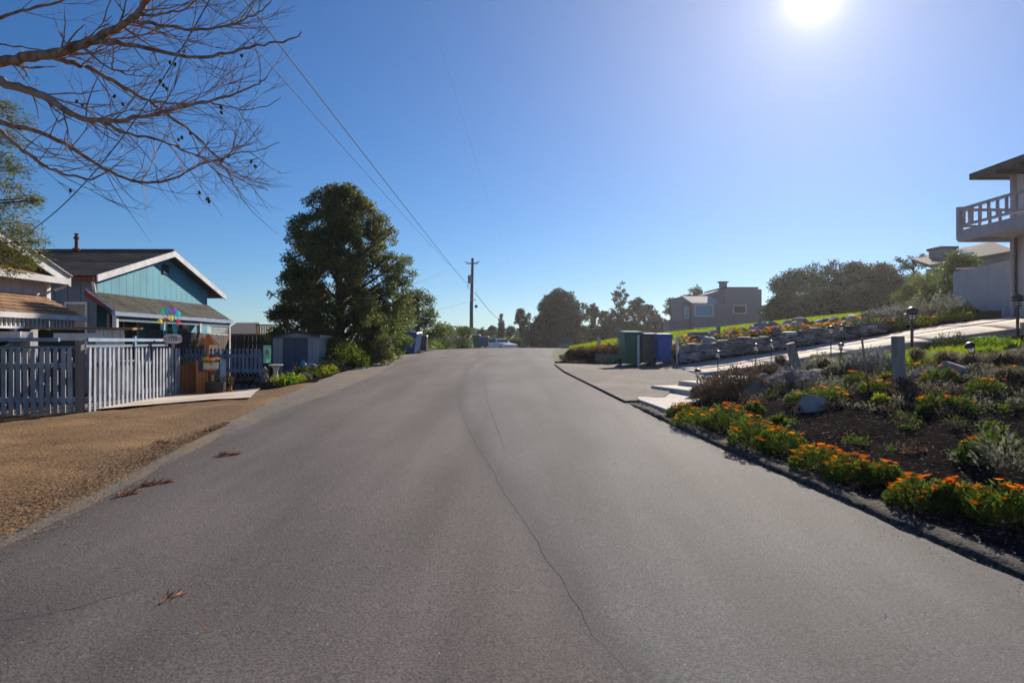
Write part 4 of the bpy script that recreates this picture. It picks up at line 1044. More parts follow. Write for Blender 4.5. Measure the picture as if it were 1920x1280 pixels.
MB().box((0, 0, .16), (.10, .02, .16), ry=R(20)).build('wing', 'spin_cyan', t); MB().box((.04, 0, .10), (.12, .02, .07), ry=R(-30)).build('wing', 'white_paint', t); MB().tube([(0, 0, -.1), (0, 0, .12)], .008, 5).build('stem', 'steel', t)
o = at(583, 687, 20.3); t = thing('hoop_ornament', 'white arched garden ornament beside the shed corner', 'ornament', o)
MB().tube([(.15 * math.cos(a), 0, .13 * math.sin(a) - .05) for a in np.linspace(-.3, math.pi + .3, 14)], .035, 8).build('arch', 'white_paint', t)
o = on(497, 17.5); t = thing('gate_stand', 'rough pale stone pillar at the corner of the garden', 'pillar', o)
for k in range(4):
    q = bpy.data.objects.new('stone', rock_mesh((.09, .09, .10), 20 + k, 'stone', 2, .9)); link(q, t); q.location = (random.uniform(-.02, .02), 0, .07 + k * .14)
for k, (px, d) in enumerate([(640, 21.5), (650, 22.0), (633, 21.2)]):
    o = on(px, d, .03); q = bpy.data.objects.new('log', rock_mesh((.22, .07, .07), 30 + k, ['pale_stone', 'brown_stone', 'pale_stone'][k], 2, 1)); link(q); q.location = o; q.rotation_euler = (0, 0, R(20 + 14 * k))
    setp(q, ['pale split log lying at the road edge below the pink flower bush', 'reddish brown log among the pale ones by the pink flower bush', 'pale log end nearest the yellow edging plants'][k], 'log')

# =================================================================== vegetation
def clump_plant(name, label, cat, o, r, hh, m, n, L, W, group=None, up=.9, flowers=0, fm=None, fscale=1.0, spike=False, fpart=None):
    t = thing(name, label, cat, o, random.uniform(0, 6), group)
    ph = rng.uniform(0, 2 * math.pi, n); rr = r * np.sqrt(rng.uniform(0, 1, n)); zz = rng.uniform(.02, 1, n)
    top = hh * np.sqrt(np.maximum(0.05, 1 - (rr / r) ** 2 * .85)) * (1 + .25 * np.sin(ph * 3 + rr * 9))
    c = np.stack([rr * np.cos(ph), rr * np.sin(ph), top * zz ** .6], 1)
    dirs = np.stack([rr * np.cos(ph) / r, rr * np.sin(ph) / r, np.full(n, up)], 1)
    leaves('foliage', c - dirs * L * .3, L, W, m, t, dirs, .45)
    if flowers:
        for i in range(flowers):
            a = random.uniform(0, 2 * math.pi); q = r * math.sqrt(random.uniform(0, .95)); z = hh * math.sqrt(max(.05, 1 - (q / r) ** 2 * .85)) * random.uniform(.85, 1.16) + .025
            f = bpy.data.objects.new('flower', fm or FL); link(f, t); f.location = (q * math.cos(a), q * math.sin(a), z)
            f.rotation_euler = (random.uniform(-.35, .35), random.uniform(-.35, .35), random.uniform(0, 6)); s = fscale * random.uniform(.75, 1.15); f.scale = (s, s, s)
    return t
# marigold-like clumps along the road edge and up the bank: px, py of the base, width in px, height in px, flowers
near = [(1280, 782, 60, 30, 7, 'first orange flower clump beside the lower end of the pale steps'),
        (1312, 800, 90, 42, 9, 'orange flower clump second along the kerb from the steps'),
        (1360, 806, 86, 44, 9, 'rounded orange flower clump third along the kerb from the steps'),
        (1412, 838, 88, 58, 11, 'dense orange flower clump fourth along the kerb from the steps'),
        (1466, 850, 84, 50, 9, 'green orange-flowered clump fifth along the kerb, beside a loose-topped neighbour'),
        (1535, 882, 88, 60, 14, 'heavily flowered orange clump in the middle of the kerb row'),
        (1592, 905, 92, 56, 9, 'orange flower clump right of the middle of the kerb row'),
        (1655, 905, 96, 40, 6, 'low leafy clump with few orange flowers near the end of the row'),
        (1725, 955, 100, 62, 11, 'bright orange flower clump third from the right edge along the kerb'),
        (1790, 958, 84, 58, 8, 'orange flower clump second from the right edge along the kerb'),
        (1880, 980, 110, 74, 11, 'large orange flower clump at the right edge of the photo near the kerb')]
for px, py, w, hp, nf, lab in near:
    o = hit(px, py); k = o.y / F
    clump_plant('flower_clump', lab, 'flower clump', o, w * k * random.uniform(.50, .60), hp * k * random.uniform(.7, 1.0), 'leaf_garden', 1300, .055, .019, 'orange flower clumps along the kerb', flowers=int(nf * 1.7) + 4)
bank = [(1415, 774, 34, 24, 4, 'small lone orange flower tuft above the kerb clumps'), (1545, 755, 84, 36, 7, 'orange flower clump behind the tilted pale rock'),
        (1496, 760, 46, 28, 3, 'small leafy flower tuft left of the tilted pale rock'), (1607, 722, 44, 28, 4, 'orange flower tuft left of the thick post on the bank'),
        (1642, 738, 62, 30, 5, 'orange flower clump just below the thick post'), (1672, 716, 40, 22, 4, 'little orange flower tuft at the foot of the thick post'),
        (1762, 720, 66, 36, 5, 'orange flower clump left of the slanted grey slab'), (1752, 765, 60, 30, 5, 'row-like orange flower clump in mid bank'),
        (1795, 768, 56, 30, 3, 'leafy clump with one or two orange flowers in mid bank'), (1852, 742, 70, 40, 4, 'orange flower clump right of the slanted grey slab'),
        (1905, 720, 50, 34, 3, 'orange flower tuft at the right edge high on the bank'), (1825, 868, 50, 46, 2, 'leafy tuft with a single orange flower low on the bare bank'),
        (1720, 700, 30, 18, 2, 'tiny orange flower tuft right of the thick post'), (1570, 745, 40, 20, 1, 'low green tuft with one orange flower on the bank')]
for px, py, w, hp, nf, lab in bank:
    o = hit(px, py); k = o.y / F
    clump_plant('flower_clump', lab, 'flower clump', o, w * k * .5, hp * k * .8, 'leaf_garden', 700, .055, .019, 'orange flower clumps on the bank', flowers=nf + 2)
# low weeds and sprigs on bank
for px, py, w, hp, m, lab in [(1462, 800, 24, 20, 'leaf_garden', 'small green weed on the bare soil above the kerb row'), (1650, 758, 26, 16, 'leaf_yellow', 'yellow-green seedling on the bare bank below the thick post'),
                              (1735, 775, 24, 16, 'leaf_garden', 'small green seedling on the bank under the mid flower row'), (1880, 885, 90, 70, 'leaf_greygreen', 'straggly half-dry shrub on the bare bank at the right edge'),
                              (1860, 838, 60, 26, 'leaf_garden', 'green leafy sprig above the straggly shrub'), (1620, 700, 60, 26, 'leaf_greygreen', 'grey-green mat plant left of the thick post'),
                              (1700, 735, 50, 24, 'leaf_drybrown', 'dry brown sprawling plant below the thick post')]:
    o = hit(px, py); k = o.y / F
    clump_plant('weed', lab, 'plant', o, w * k * .55, hp * k, m, 420, .07, .02)
# garden shrubs upslope
for px, py, w, hp, m, n, L, lab in [
    (1385, 737, 110, 50, 'leaf_drybrown', 2600, .07, 'brown twiggy shrub beside the steps and solar lights'),
    (1338, 752, 78, 46, 'leaf_drybrown', 1500, .07, 'low dark brown shrub at the right side of the steps'),
    (1440, 705, 70, 28, 'leaf_drybrown', 1800, .07, 'brown shrub behind the blue-grey rock'),
    (1490, 725, 90, 38, 'leaf_silver', 2000, .06, 'silver-leaved shrub below the leaning post'),
    (1635, 698, 84, 56, 'leaf_silver', 2600, .06, 'tall silver-leaved shrub left of the thick post'),
    (1540, 690, 50, 34, 'leaf_greygreen', 1400, .07, 'grey-green mounded shrub right of the leaning post'),
    (1575, 705, 60, 30, 'leaf_greygreen', 1300, .07, 'grey-green mounded shrub between the two silver shrubs'),
    (1740, 712, 54, 24, 'leaf_silver', 1200, .05, 'low silvery cushion plant right of the thick post'),
    (1835, 705, 60, 26, 'leaf_greygreen', 1200, .06, 'grey-green cushion plant near the slanted slab'),
    (1790, 655, 90, 36, 'leaf_dark', 1800, .06, 'dark blue-green low shrub in front of the pink retaining wall'),
    (1865, 655, 80, 30, 'leaf_bright', 1400, .06, 'bright green leafy plant below the pole lamp'),
    (1850, 672, 34, 24, 'leaf_bright', 800, .06, 'small bright green bush right of the broken lamp'),
    (1905, 665, 44, 24, 'leaf_dark', 900, .06, 'dark leafy plant at the right edge below the driveway')]:
    o = hit(px, py); k = o.y / F; hp = hp * (.74 if py < 712 else .9)
    clump_plant('shrub', lab, 'shrub', o, w * k * .55, hp * k, m, n, L, L * .35)
# ornamental grass tufts
def tuft(label, o, r, hh, m='tuft', n=700, name='grass_tuft', group='brown grass tufts on the bank'):
    t = thing(name, label, 'ornamental grass', o, 0, group); vs = []; q = []
    for i in range(n):
        a = random.uniform(0, 2 * math.pi); lean = random.uniform(.15, 1.0); b = Vector((math.cos(a), math.sin(a), 0)); w = Vector((-b.y, b.x, 0)) * .005
        L = hh * random.uniform(.6, 1.1); p0 = b * r * .15 * random.random(); p1 = p0 + b * r * .45 * lean + Vector((0, 0, L * .75)); p2 = p0 + b * r * lean * 1.1 + Vector((0, 0, L * (1.05 - .55 * lean)))
        k = len(vs); vs += [p0 - w, p0 + w, p1 + w * .8, p1 - w * .8, p2 + w * .2, p2 - w * .2]; q += [(k, k + 1, k + 2, k + 3), (k + 3, k + 2, k + 4, k + 5)]
    ob = bpy.data.objects.new('blades', fast_mesh('blades', [tuple(v) for v in vs], q, m)); link(ob, t); return t
for px, py, w, hp, m, lab in [(1463, 690, 40, 26, 'leaf_greygreen', 'small round grass tuft left of the leaning post'), (1545, 700, 60, 34, 'leaf_greygreen', 'round green-grey grass tuft right of the leaning post'),
                              (1775, 690, 80, 34, 'tuft', 'wide brown grass tuft left of the broken lamp'), (1720, 682, 50, 30, 'tuft', 'brown grass tuft right of the thick post'),
                              (1880, 690, 90, 34, 'tuft', 'wide brown grass tuft right of the broken lamp'), (1890, 722, 90, 36, 'tuft', 'lowest brown grass tuft at the right edge'),
                              (1820, 690, 60, 30, 'tuft', 'brown grass tuft behind the broken lamp'), (1915, 680, 60, 30, 'leaf_greygreen', 'pale grass tuft cut by the right edge')]:
    o = hit(px, py); k = o.y / F; tuft(lab, o, w * k * .6, hp * k * 1.1, m)

# grass patches: lawn and the small patch by the retaining wall
def grass(name, pts, L, W, m, parent=None):
    pts = np.asarray(pts); z = H(pts[:, 0], pts[:, 1])
    o = leaves(name, np.column_stack([pts, z]), L, W, m, parent, (0, 0, 1), .35); o['kind'] = 'stuff'; return o
n = 60000
u = rng.uniform(0, 1, n); yy = 25.0 + (rng.uniform(0, 1, n) ** 1.3) * 13; xx = xr(yy) + .9 + rng.uniform(0, 21, n)
ok = (yy > 26.5 + .4 * np.sin(xx * 1.7) + np.clip((xx - 4.8) * 3, 0, .9)) & (yy > 26.5 - np.clip((xx - 12) * .25, 0, 1.5) - 5 * (xx < 4))
grass('grass', np.column_stack([xx[ok], yy[ok]]), .11, .025, 'grass_blade')
g0 = hit(1770, 668); n = 9000
grass('grass', np.column_stack([g0.x + rng.normal(size=n) * 1.0, g0.y + rng.normal(size=n) * .75]), .13, .018, 'grass_blade')
g0 = hit(1580, 672); n = 3500
grass('grass', np.column_stack([g0.x + rng.normal(size=n) * .8, g0.y + rng.normal(size=n) * .5]), .08, .015, 'leaf_greygreen')
# dry brown bank front of the mound beyond the bins
cc = np.column_stack([rng.uniform(1.9, 4.6, 5000), rng.uniform(24, 28.5, 5000)]); ok = cc[:, 0] > xr(cc[:, 1]) + .35
grass('dry_grass', cc[ok], .12, .02, 'leaf_drybrown')

# =================================================================== rocks, wall, lights on the right
def wall_stone(seed):
    bm = bmesh.new(); bmesh.ops.create_cube(bm, size=1); bmesh.ops.subdivide_edges(bm, edges=bm.edges, cuts=1, use_grid_fill=True)
    for v in bm.verts:
        p = v.co; k = 1 - .12 * (abs(p.x) + abs(p.y) + abs(p.z)); v.co = p * k * 1.2 + Vector([.07 * 2.1 * noise.noise(p * 3 + Vector((seed, i * 7, 0))) for i in range(3)])
    me = bpy.data.meshes.new('stone'); bm.to_mesh(me); bm.free(); me.materials.append(M['stone' if seed % 3 else 'pale_stone']); return me
WS = [wall_stone(i) for i in range(7)]
sw_ = thing('stone_wall', 'low dry-stacked grey stone wall along the far side of the driveway', 'wall', (0, 0, 0))
P0, P1 = Vector((5.35, 21.85, 0)), Vector((11.6, 21.35, 0)); Lw = (P1 - P0).length; ang = math.atan2(P1.y - P0.y, P1.x - P0.x)
row = 0; z = 0
while z < .62:
    hrow = random.uniform(.05, .085); s = random.uniform(0, .1)
    while s < Lw:
        w = random.uniform(.14, .38); p = P0.lerp(P1, min(1, (s + w / 2) / Lw)); f = s / Lw
        htop = .50 - .22 * f + .05 * math.sin(s * 5.3) * math.sin(s * 1.9)
        if z < htop:
            o = bpy.data.objects.new('stone', random.choice(WS)); link(o, sw_)
            o.location = (p.x, p.y + random.uniform(-.06, .06) + z * .2, h(p.x, p.y) + .08 + z + hrow / 2 + random.uniform(-.01, .01)); o.scale = (w * .97, .3, hrow * random.uniform(.85, 1.08)); o.rotation_euler = (random.uniform(-.12, .12), random.uniform(-.09, .09), ang + random.uniform(-.1, .1))
        s += w
    z += hrow
# the earth core behind the stones
cb = MB(); 
for k in range(12):
    a, b_ = P0.lerp(P1, k / 12), P0.lerp(P1, (k + 1) / 12); cb.slab([(a.x, a.y + .18, h(a.x, a.y) + .38 - .2 * k / 12), (b_.x, b_.y + .18, h(b_.x, b_.y) + .38 - .2 * k / 12), (b_.x + .2, b_.y + 1.0, h(b_.x, b_.y + 1) + .12), (a.x + .2, a.y + 1.0, h(a.x, a.y + 1) + .12)], .5)
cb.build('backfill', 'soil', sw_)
# rockery
big_rocks = [(1330, 652, 60, 34, 'large jagged grey rock standing behind the stone wall left of the flowers'), (1540, 632, 70, 30, 'long smooth boulder at the upper end of the stone wall'),
             (1595, 628, 60, 22, 'pale flat boulder beside the driveway at the end of the stone wall'), (1455, 615, 40, 30, 'upright pale rock on the crest of the rockery')]
R_ = [rock_mesh((1, 1, 1), 50 + i, 'stone' if i % 2 else 'pale_stone', 2, .75) for i in range(8)]
for px, py, w, hp, lab in big_rocks:
    d = 22.8 if px < 1500 else 21.9; o = on(px, d, .22 if px < 1500 else .10); q = bpy.data.objects.new('rock', R_[px % 8]); link(q); k = d / F
    q.location = o; q.scale = (w * k * .55, w * k * .4, hp * k * .7); q.rotation_euler = (random.uniform(-.3, .3), random.uniform(-.3, .3), random.uniform(0, 6)); setp(q, lab, 'rock')
NTH = ['first', 'second', 'third', 'fourth', 'fifth', 'sixth', 'seventh', 'eighth', 'ninth', 'tenth', 'eleventh', 'twelfth', 'thirteenth', 'fourteenth', 'fifteenth', 'sixteenth', 'seventeenth', 'eighteenth', 'nineteenth', 'twentieth', 'twenty-first', 'twenty-second', 'twenty-third', 'twenty-fourth', 'twenty-fifth', 'twenty-sixth']
for rowi, (rname, dd_, cnt, up_) in enumerate([('front', 22.6, 26, .20), ('middle', 23.7, 24, .24), ('back', 25.3, 24, .24)]):
    for i in range(cnt):
        f = (i + random.uniform(.2, .8)) / cnt; px = 1268 + f * 390; d = dd_ + random.uniform(-.25, .25) - f * .7; o = on(px, d, up_ - (.1 if f > .6 else 0)); q = bpy.data.objects.new('rock', R_[(i * 3 + rowi) % 8]); link(q)
        sz = random.uniform(.15, .34); q.location = o; q.scale = (sz * 1.2, sz, sz * random.uniform(.7, 1.1)); q.rotation_euler = (random.uniform(-.5, .5), random.uniform(-.5, .5), random.uniform(0, 6))
        setp(q, '%s grey stone uphill from the bins in the %s row of the rockery' % (NTH[i], rname), 'rock', 'rockery stones above the stone wall')
# flower patches in the rockery
k_ = 0
for px, d, w, fl in [(1277, 24.4, .35, 5), (1310, 24.1, .5, 9), (1290, 25.4, .4, 9), (1385, 24.0, .55, 16), (1405, 24.3, .5, 16), (1375, 25.4, .4, 12), (1430, 24.1, .45, 8), (1455, 24.3, .4, 14), (1480, 24.0, .45, 16),
                     (1500, 24.1, .4, 14), (1530, 23.7, .35, 8), (1552, 23.6, .4, 12), (1580, 23.4, .4, 12), (1625, 22.9, .5, 8), (1660, 22.6, .5, 6), (1690, 22.2, .5, 6), (1350, 24.6, .3, 6), (1730, 21.9, .4, 8), (1250, 24.3, .4, 8)]:
    d -= 1.3 if px < 1600 else .7; o = on(px, d, .16 if d > 22 else .08); k_ += 1
    clump_plant('flower_clump', ['orange flower clump in the rockery, number %d counted uphill from the bins' % k_, ][0].replace(', number %d counted' % k_, ' %s counted' % ['first', 'second', 'third', 'fourth', 'fifth', 'sixth', 'seventh', 'eighth', 'ninth', 'tenth', 'eleventh', 'twelfth', 'thirteenth', 'fourteenth', 'fifteenth', 'sixteenth', 'seventeenth', 'eighteenth', 'nineteenth'][k_ - 1]),
                'flower clump', o, w, .26, 'leaf_garden' if k_ % 3 else 'leaf_yellow', 260, .10, .035, 'orange flower clumps in the rockery', flowers=fl, fscale=1.5)
# shrubs by the upper driveway (under the lamp, to the wing wall)
for px, d, r, hh, m, lab in [(1665, 22.6, .75, .55, 'leaf_silver', 'grey lavender mound left of the tall post lamp beyond the driveway'), (1745, 22.3, 1.0, .75, 'leaf_greygreen', 'large grey lavender mound right of the tall post lamp beyond the driveway'),
                             (1775, 22.6, .7, .7, 'leaf_silver', 'silvery mound beside the corner of the wing wall'), (1700, 23.5, .8, .5, 'leaf_greygreen', 'grey shrub behind the tall post lamp'), (1640, 23.2, .5, .4, 'leaf_greygreen', 'low grey shrub at the top of the rockery'),
                             (1812, 21.4, .45, .4, 'leaf_dark', 'small dark shrub at the foot of the wing wall'), (1795, 21.3, .7, .28, 'leaf_yellow', 'low yellow-green edging plant along the upper driveway'), (1425, 22.6, .4, .35, 'leaf_drybrown', 'dark brown rounded shrub in the middle of the rockery'),
                             (1085, 25.5, .5, .35, 'leaf_drybrown', 'dry brown bush at the foot of the lawn mound near the road'), (1110, 25.2, .5, .30, 'leaf_drybrown', 'low brownish plant mat below the flower patches left of the bins'), (1145, 24.8, .6, .4, 'leaf_drybrown', 'brown plant mat directly left of the green bin')]:
    clump_plant('shrub', lab, 'shrub', on(px, d, .02), r, hh, m, 1500, .10, .035)
for px, d, fl, lab in [(1120, 26.0, 14, 'red-orange flower patch on the mound left of the bins'), (1142, 25.6, 10, 'orange flower patch between the two white stubs left of the bins'), (1098, 26.4, 6, 'faded orange flower patch nearest the road on the mound')]:
    clump_plant('flower_clump', lab, 'flower clump', on(px, d, .05), .55, .3, 'leaf_garden', 260, .1, .03, flowers=fl, fscale=1.5)

# mixed low ground cover between the plants of the bank
for nm_, n_, ml, L_ in (('ground_cover', 90, 'leaf_greygreen', .06), ('ground_cover', 70, 'leaf_drybrown', .07), ('ground_cover', 30, 'leaf_garden', .05)):
    c_ = []
    for i in range(n_):
        px_ = random.uniform(1390, 1930); py_ = random.uniform(684, 775) if random.random() < .94 else random.uniform(775, 880)
        if ml == 'leaf_garden': py_ = random.uniform(700, 900)
        o = hit(px_, py_)
        if o.x < float(xr(o.y)) + 1.0: continue
        r_ = random.uniform(.06, .22) * (1.3 if py_ < 740 else .6); m__ = int(700 * r_)
        g = rng.normal(size=(m__, 3)) * (r_ * .6, r_ * .6, .02); g[:, 2] = np.abs(rng.normal(size=m__)) * .045
        c_.append(np.array(o) + g)
    leaves(nm_, np.concatenate(c_), L_, L_ * .3, ml, None, (0, 0, .7), .7)['kind'] = 'stuff'
# rocks on the near bank
for i, (px, py, w, hp, m, rot, lab) in enumerate([(1428, 722, 52, 26, 'pale_stone', .1, 'blue-grey flat rock below the brown shrub on the bank'), (1418, 740, 34, 26, 'brown_stone', 0, 'brown rock under the blue-grey flat rock'),
                                (1515, 768, 46, 34, 'pale_stone', -.6, 'pale tilted rock between flower clumps on the bank'), (1535, 708, 44, 18, 'pale_stone', .05, 'pale flat rock behind the tilted rock'),
                                (1565, 706, 36, 18, 'stone', .2, 'grey rock touching the pale flat rock'), (1800, 706, 62, 22, 'pale_stone', .5, 'slanted pale slab among the grass tufts')]):
    o = hit(px, py); k = o.y / F; q = bpy.data.objects.new('rock', rock_mesh((w * k * .78, w * k * .5, hp * k * .72), 83 + i, m, 3, 1)); link(q)
    q.location = o + Vector((0, 0, hp * k * .25)); q.rotation_euler = (0, rot, random.uniform(-.4, .4)); setp(q, lab, 'rock')

# posts
def post(label, px, ytop, d, w, m='old_wood', lean=0.0, name='wooden_post', group=None):
    o = on(px, d, -.05); hh = CAM_Z - (ytop - 640) / F * d - o.z
    t = thing(name, label, 'post', o, R(15), group)
    mb = MB().lathe([(w / 2, 0), (w / 2 * .98, hh * .5), (w / 2 * .97, hh - .03), (w / 2 * .88, hh)], n=12); mb.smooth = False
    q = mb.build('post', m, t); q.rotation_euler = (0, lean, 0); return t
post('thick weathered upright post in the middle of the bank', 1685, 630, 10.9, .205, lean=-.02)
post('shorter thick weathered post leaning to the left above the brown shrub', 1500, 640, 13.4, .19, lean=-.28)
for px, yt, d, w, m, lab in [(1123, 631, 27, .13, 'white_paint', 'white stub post on the lawn mound nearest the road'), (1159, 633, 25.5, .09, 'white_paint', 'thin white stub post just left of the green bin'),
                             (1270, 632, 22.2, .09, 'white_paint', 'thin white pipe at the start of the stone wall'), (1347, 612, 24.2, .14, 'old_wood', 'grey wooden stub among the jagged rocks'),
                             (1427, 599, 25.2, .22, 'old_wood', 'pale wooden stub at the lawn edge above the rockery'), (1497, 600, 24.4, .16, 'old_wood', 'grey stub near the crest of the rockery'),
                             (1620, 583, 25, .2, 'old_wood', 'wooden stub at the lawn edge near the top of the rockery'), (1255, 628, 25.0, .12, 'dark_bark', 'thin brown stake right of the blue bin')]:
    post(lab, px, yt, d, w, m)
t = post('white pipe standing before the grey bin', 1197, 628, 22.3, .075, 'white_paint')
post('thin tilted stake beside the tall silver shrub', 1628, 632, 11.4, .035, 'old_wood', -.16)

# solar path lights
def path_light(label, px, ytop, d, tilt=0.0, s=1.0, big=False, tx=0.0):
    o = on(px, d, -.02); hh = (CAM_Z - (ytop - 640) / F * d - o.z) / max(.5, math.cos(tilt))
    t = thing('path_light', label, 'path light', o, 0, 'path lights along the driveway and bank'); t.rotation_euler = (tx, tilt, random.uniform(0, 1))
    MB().tube([(0, 0, 0), (0, 0, hh - .17 * s)], .011 * s * (1.7 if big else 1), 6).build('stake', 'black_metal', t)
    b = MB().lathe([(.03, 0), (.05, .005), (.05, .02), (.03, .022)], (0, 0, hh - .18 * s), 12); b.v = [(x * s, y * s, (z - hh + .18 * s) * s + hh - .18 * s) for x, y, z in b.v]; b.build('base', 'black_metal', t)
    g = MB().lathe([(.033 * s, hh - .158 * s), (.042 * s, hh - .06 * s)], n=12); g.build('lantern', 'lamp_glass', t)
    for k in range(4):
        a = k * math.pi / 2 + .4; MB().tube([(.036 * s * math.cos(a), .036 * s * math.sin(a), hh - .16 * s), (.047 * s * math.cos(a), .047 * s * math.sin(a), hh - .055 * s)], .004 * s, 4).build('strut', 'black_metal', t)
    c = MB().lathe([(.075 * s, hh - .06 * s), (.078 * s, hh - .045 * s), (.06 * s, hh - .02 * s), (.02 * s, hh), (.002, hh + .005 * s)], n=14); c.smooth = True; c.build('cap', 'black_metal', t)
    if big: MB().lathe([(.09 * s, hh - .10 * s), (.10 * s, hh - .09 * s), (.07 * s, hh - .07 * s)], n=14).build('lower_cap', 'black_metal', t)
for lab, px, yt, d, ti, s, big in [('path light standing beside the top of the pale steps', 1308, 691, 14.6, 0, 1.0, False), ('path light at the lower end of the driveway edge', 1346, 657, 17.4, 0, 1.05, False),
                                   ('third path light up from the steps along the driveway', 1417, 644, 17.4, 0, 1.1, False), ('path light just left of the leaning post', 1446, 638, 17.9, 0, 1.0, False),
                                   ('larger path light right of the leaning post at the driveway edge', 1558, 611, 16.4, 0, 1.15, False), ('path light close behind the larger one', 1578, 608, 17.2, 0, 1.0, False),
                                   ('small tilted path light left of the tall silver shrub', 1572, 643, 13.6, .25, .8, False), ('tall double-capped path lamp before the lavender mounds', 1710, 576, 16.9, 0, 1.9, True),
                                   ('tall pole lamp at the right edge before the balcony house', 1908, 551, 15.9, 0, 1.7, True), ('broken tipped-over path light among the brown tufts', 1838, 643, 10.8, -.6, 1.0, False)]:
    path_light(lab, px, yt, d, ti, s, big)

# bins
def bin_(label, px, d, w, hh, m, rz=0.0, tilt=(0, 0), group=None, zoff=0.0):
    o = on(px, d, .06 + zoff)
    t = thing('wheelie_bin', label, 'bin', o, rz, group); t.rotation_euler = (tilt[0], tilt[1], rz)
    dd = w * 1.05
    b = MB(); b.box((0, 0, hh * .46 + .03), (w, dd, hh * .88), taper=.82); b.build('body', m, t, bevel=.02)
    MB().box((0, -.0, hh * .86), (w * 1.04, dd * 1.04, .05)).build('rim', m, t, bevel=.01)
    l = MB(); l.add([(-w * .54, -dd * .56, hh * .905), (w * .54, -dd * .56, hh * .905), (w * .54, dd * .56, hh * .925), (-w * .54, dd * .56, hh * .925),
                     (-w * .48, -dd * .45, hh * .965), (w * .48, -dd * .45, hh * .965), (w * .48, dd * .45, hh), (-w * .48, dd * .45, hh)],
                    [(3, 2, 1, 0), (4, 5, 6, 7), (0, 1, 5, 4), (1, 2, 6, 5), (2, 3, 7, 6), (3, 0, 4, 7)]); l.build('lid', m, t, bevel=.012)
    MB().tube([(-w * .4, dd * .6, hh * .9), (w * .4, dd * .6, hh * .9)], .018, 8).build('handle', m, t)
    MB().box((0, -dd * .43, hh * .55), (w * .5, .02, hh * .28), rx=R(-3)).build('front_panel', m, t, bevel=.008)
    for sx in (-1, 1):
        wv = MB().tube([(sx * w * .38, dd * .42, .12), (sx * w * .46, dd * .42, .12)], .12, 14); wv.build('wheel', 'rubber', t)
    return t
bin_('green wheelie bin left of the three by the driveway', 1183, 23.0, .66, 1.16, 'bin_green', R(8), group='bins by the driveway')
bin_('grey-brown wheelie bin between the green and the blue ones', 1215, 22.9, .62, 1.05, 'bin_grey', R(6), group='bins by the driveway')
bin_('blue wheelie bin at the right of the three by the driveway', 1243, 22.5, .50, 1.0, 'bin_blue', R(4), group='bins by the driveway')
bin_('dark grey wheelie bin under the laurel by the left roadside', 748, 33.0, .62, 1.02, 'bin_grey', R(-20), (0, -.14), 'bins at the left roadside', -.08)
bin_('bright blue wheelie bin leaning at the left roadside', 771, 33.0, .68, 1.08, 'bin_blue', R(-15), (0, .10), 'bins at the left roadside', -.05)
bin_('smaller grey wheelie bin right of the leaning blue one', 793, 34.2, .46, .84, 'bin_grey', R(0), (0, 0), 'bins at the left roadside')
bin_('tiny dark green bin on the crest behind the power pole', 893, 66, .75, 1.2, 'bin_green', 0, (0, 0), 'bins far up the street', .25)
bin_('tiny blue bin on the crest behind the power pole', 902.5, 66, .45, 1.0, 'bin_blue', 0, (0, 0), 'bins far up the street', .25)
bin_('tiny dark bin beside the far white car', 911, 66, .55, 1.0, 'bin_grey', 0, (0, 0), 'bins far up the street', .25)
# low retaining box walls around the bins
t = thing('block_wall', 'low dark block wall beside and behind the three bins', 'wall', (0, 0, 0))
for x0, x1, y, hh in ((2.95, 3.75, 24.2, .30), (5.5, 5.85, 22.6, .45), (3.75, 5.5, 24.25, .30)):
    n = int((x1 - x0) / .25) or 1; w = (x1 - x0) / n
    for k in range(n):
        for j in range(2): MB().box((x0 + w * (k + .5), y, h(x0, y) + hh * (j + .5) / 2), (w - .01, .18, hh / 2 - .008)).build('block', 'post_grey', t)

# steps
st = thing('steps', 'pale concrete garden steps with broad lower slab at the road edge', 'steps', (0, 0, 0))
u = Vector((.955, .30, 0)); v = Vector((.30, -.955, 0)); c0 = Vector((3.08, 15.1, 0))
mb = MB(); z0 = .60
mb.slab([(2.60, 11.5, .56), (3.62, 12.85, .62), (3.55, 13.7, .63), (3.08, 15.1, .65)], .10); mb.slab([(2.60, 11.5, .56), (3.08, 15.1, .65), (2.50, 13.6, .60), (2.44, 13.1, .59)], .10)
mb.build('slab', 'white_concrete', st)
for k in range(3):
    a = c0 + u * .68 * k; zt = .63 + .095 * (k + 1); w = 1.55 - .12 * k
    p = [a, a + v * w, a + v * w + u * .9, a + u * .9]
    mb = MB().slab([(q.x, q.y, zt) for q in (p[0], p[1], p[2], p[3])], .22)
    mb.build('step', 'white_concrete', st)
    mb = MB(); a2 = a + v * (w + .02); mb.slab([(q.x, q.y, zt + .03) for q in (a2, a2 + v * .18, a2 + v * .18 + u * .66, a2 + u * .66)], .35); mb.build('side_block', 'pink_concrete', st)
# retaining kerb on the near side of the upper driveway
rw = thing('retaining_wall', 'pink concrete retaining kerb stepping up along the near edge of the driveway', 'wall', (0, 0, 0))
for f0, f1, top, m in ((.50, .66, .16, 'brown_stone'), (.60, .80, .10, 'pink_concrete'), (.80, 1.0, .22, 'pink_concrete')):
    a = NA[0].lerp(NA[1], f0) + Vector((-.03, -.12, 0)); b_ = NA[0].lerp(NA[1], f1) + Vector((-.03, -.12, 0))
    if m == 'brown_stone': a += Vector((0, -.9, 0)); b_ += Vector((0, -.9, 0))
    za, zb_ = h(a.x, a.y + .1) - .3, h(b_.x, b_.y + .1) - .3
    mb = MB(); box_between(mb, (a.x, a.y, za), (b_.x, b_.y, zb_), .36 + top, .14); mb.build('kerb_block', m, rw)

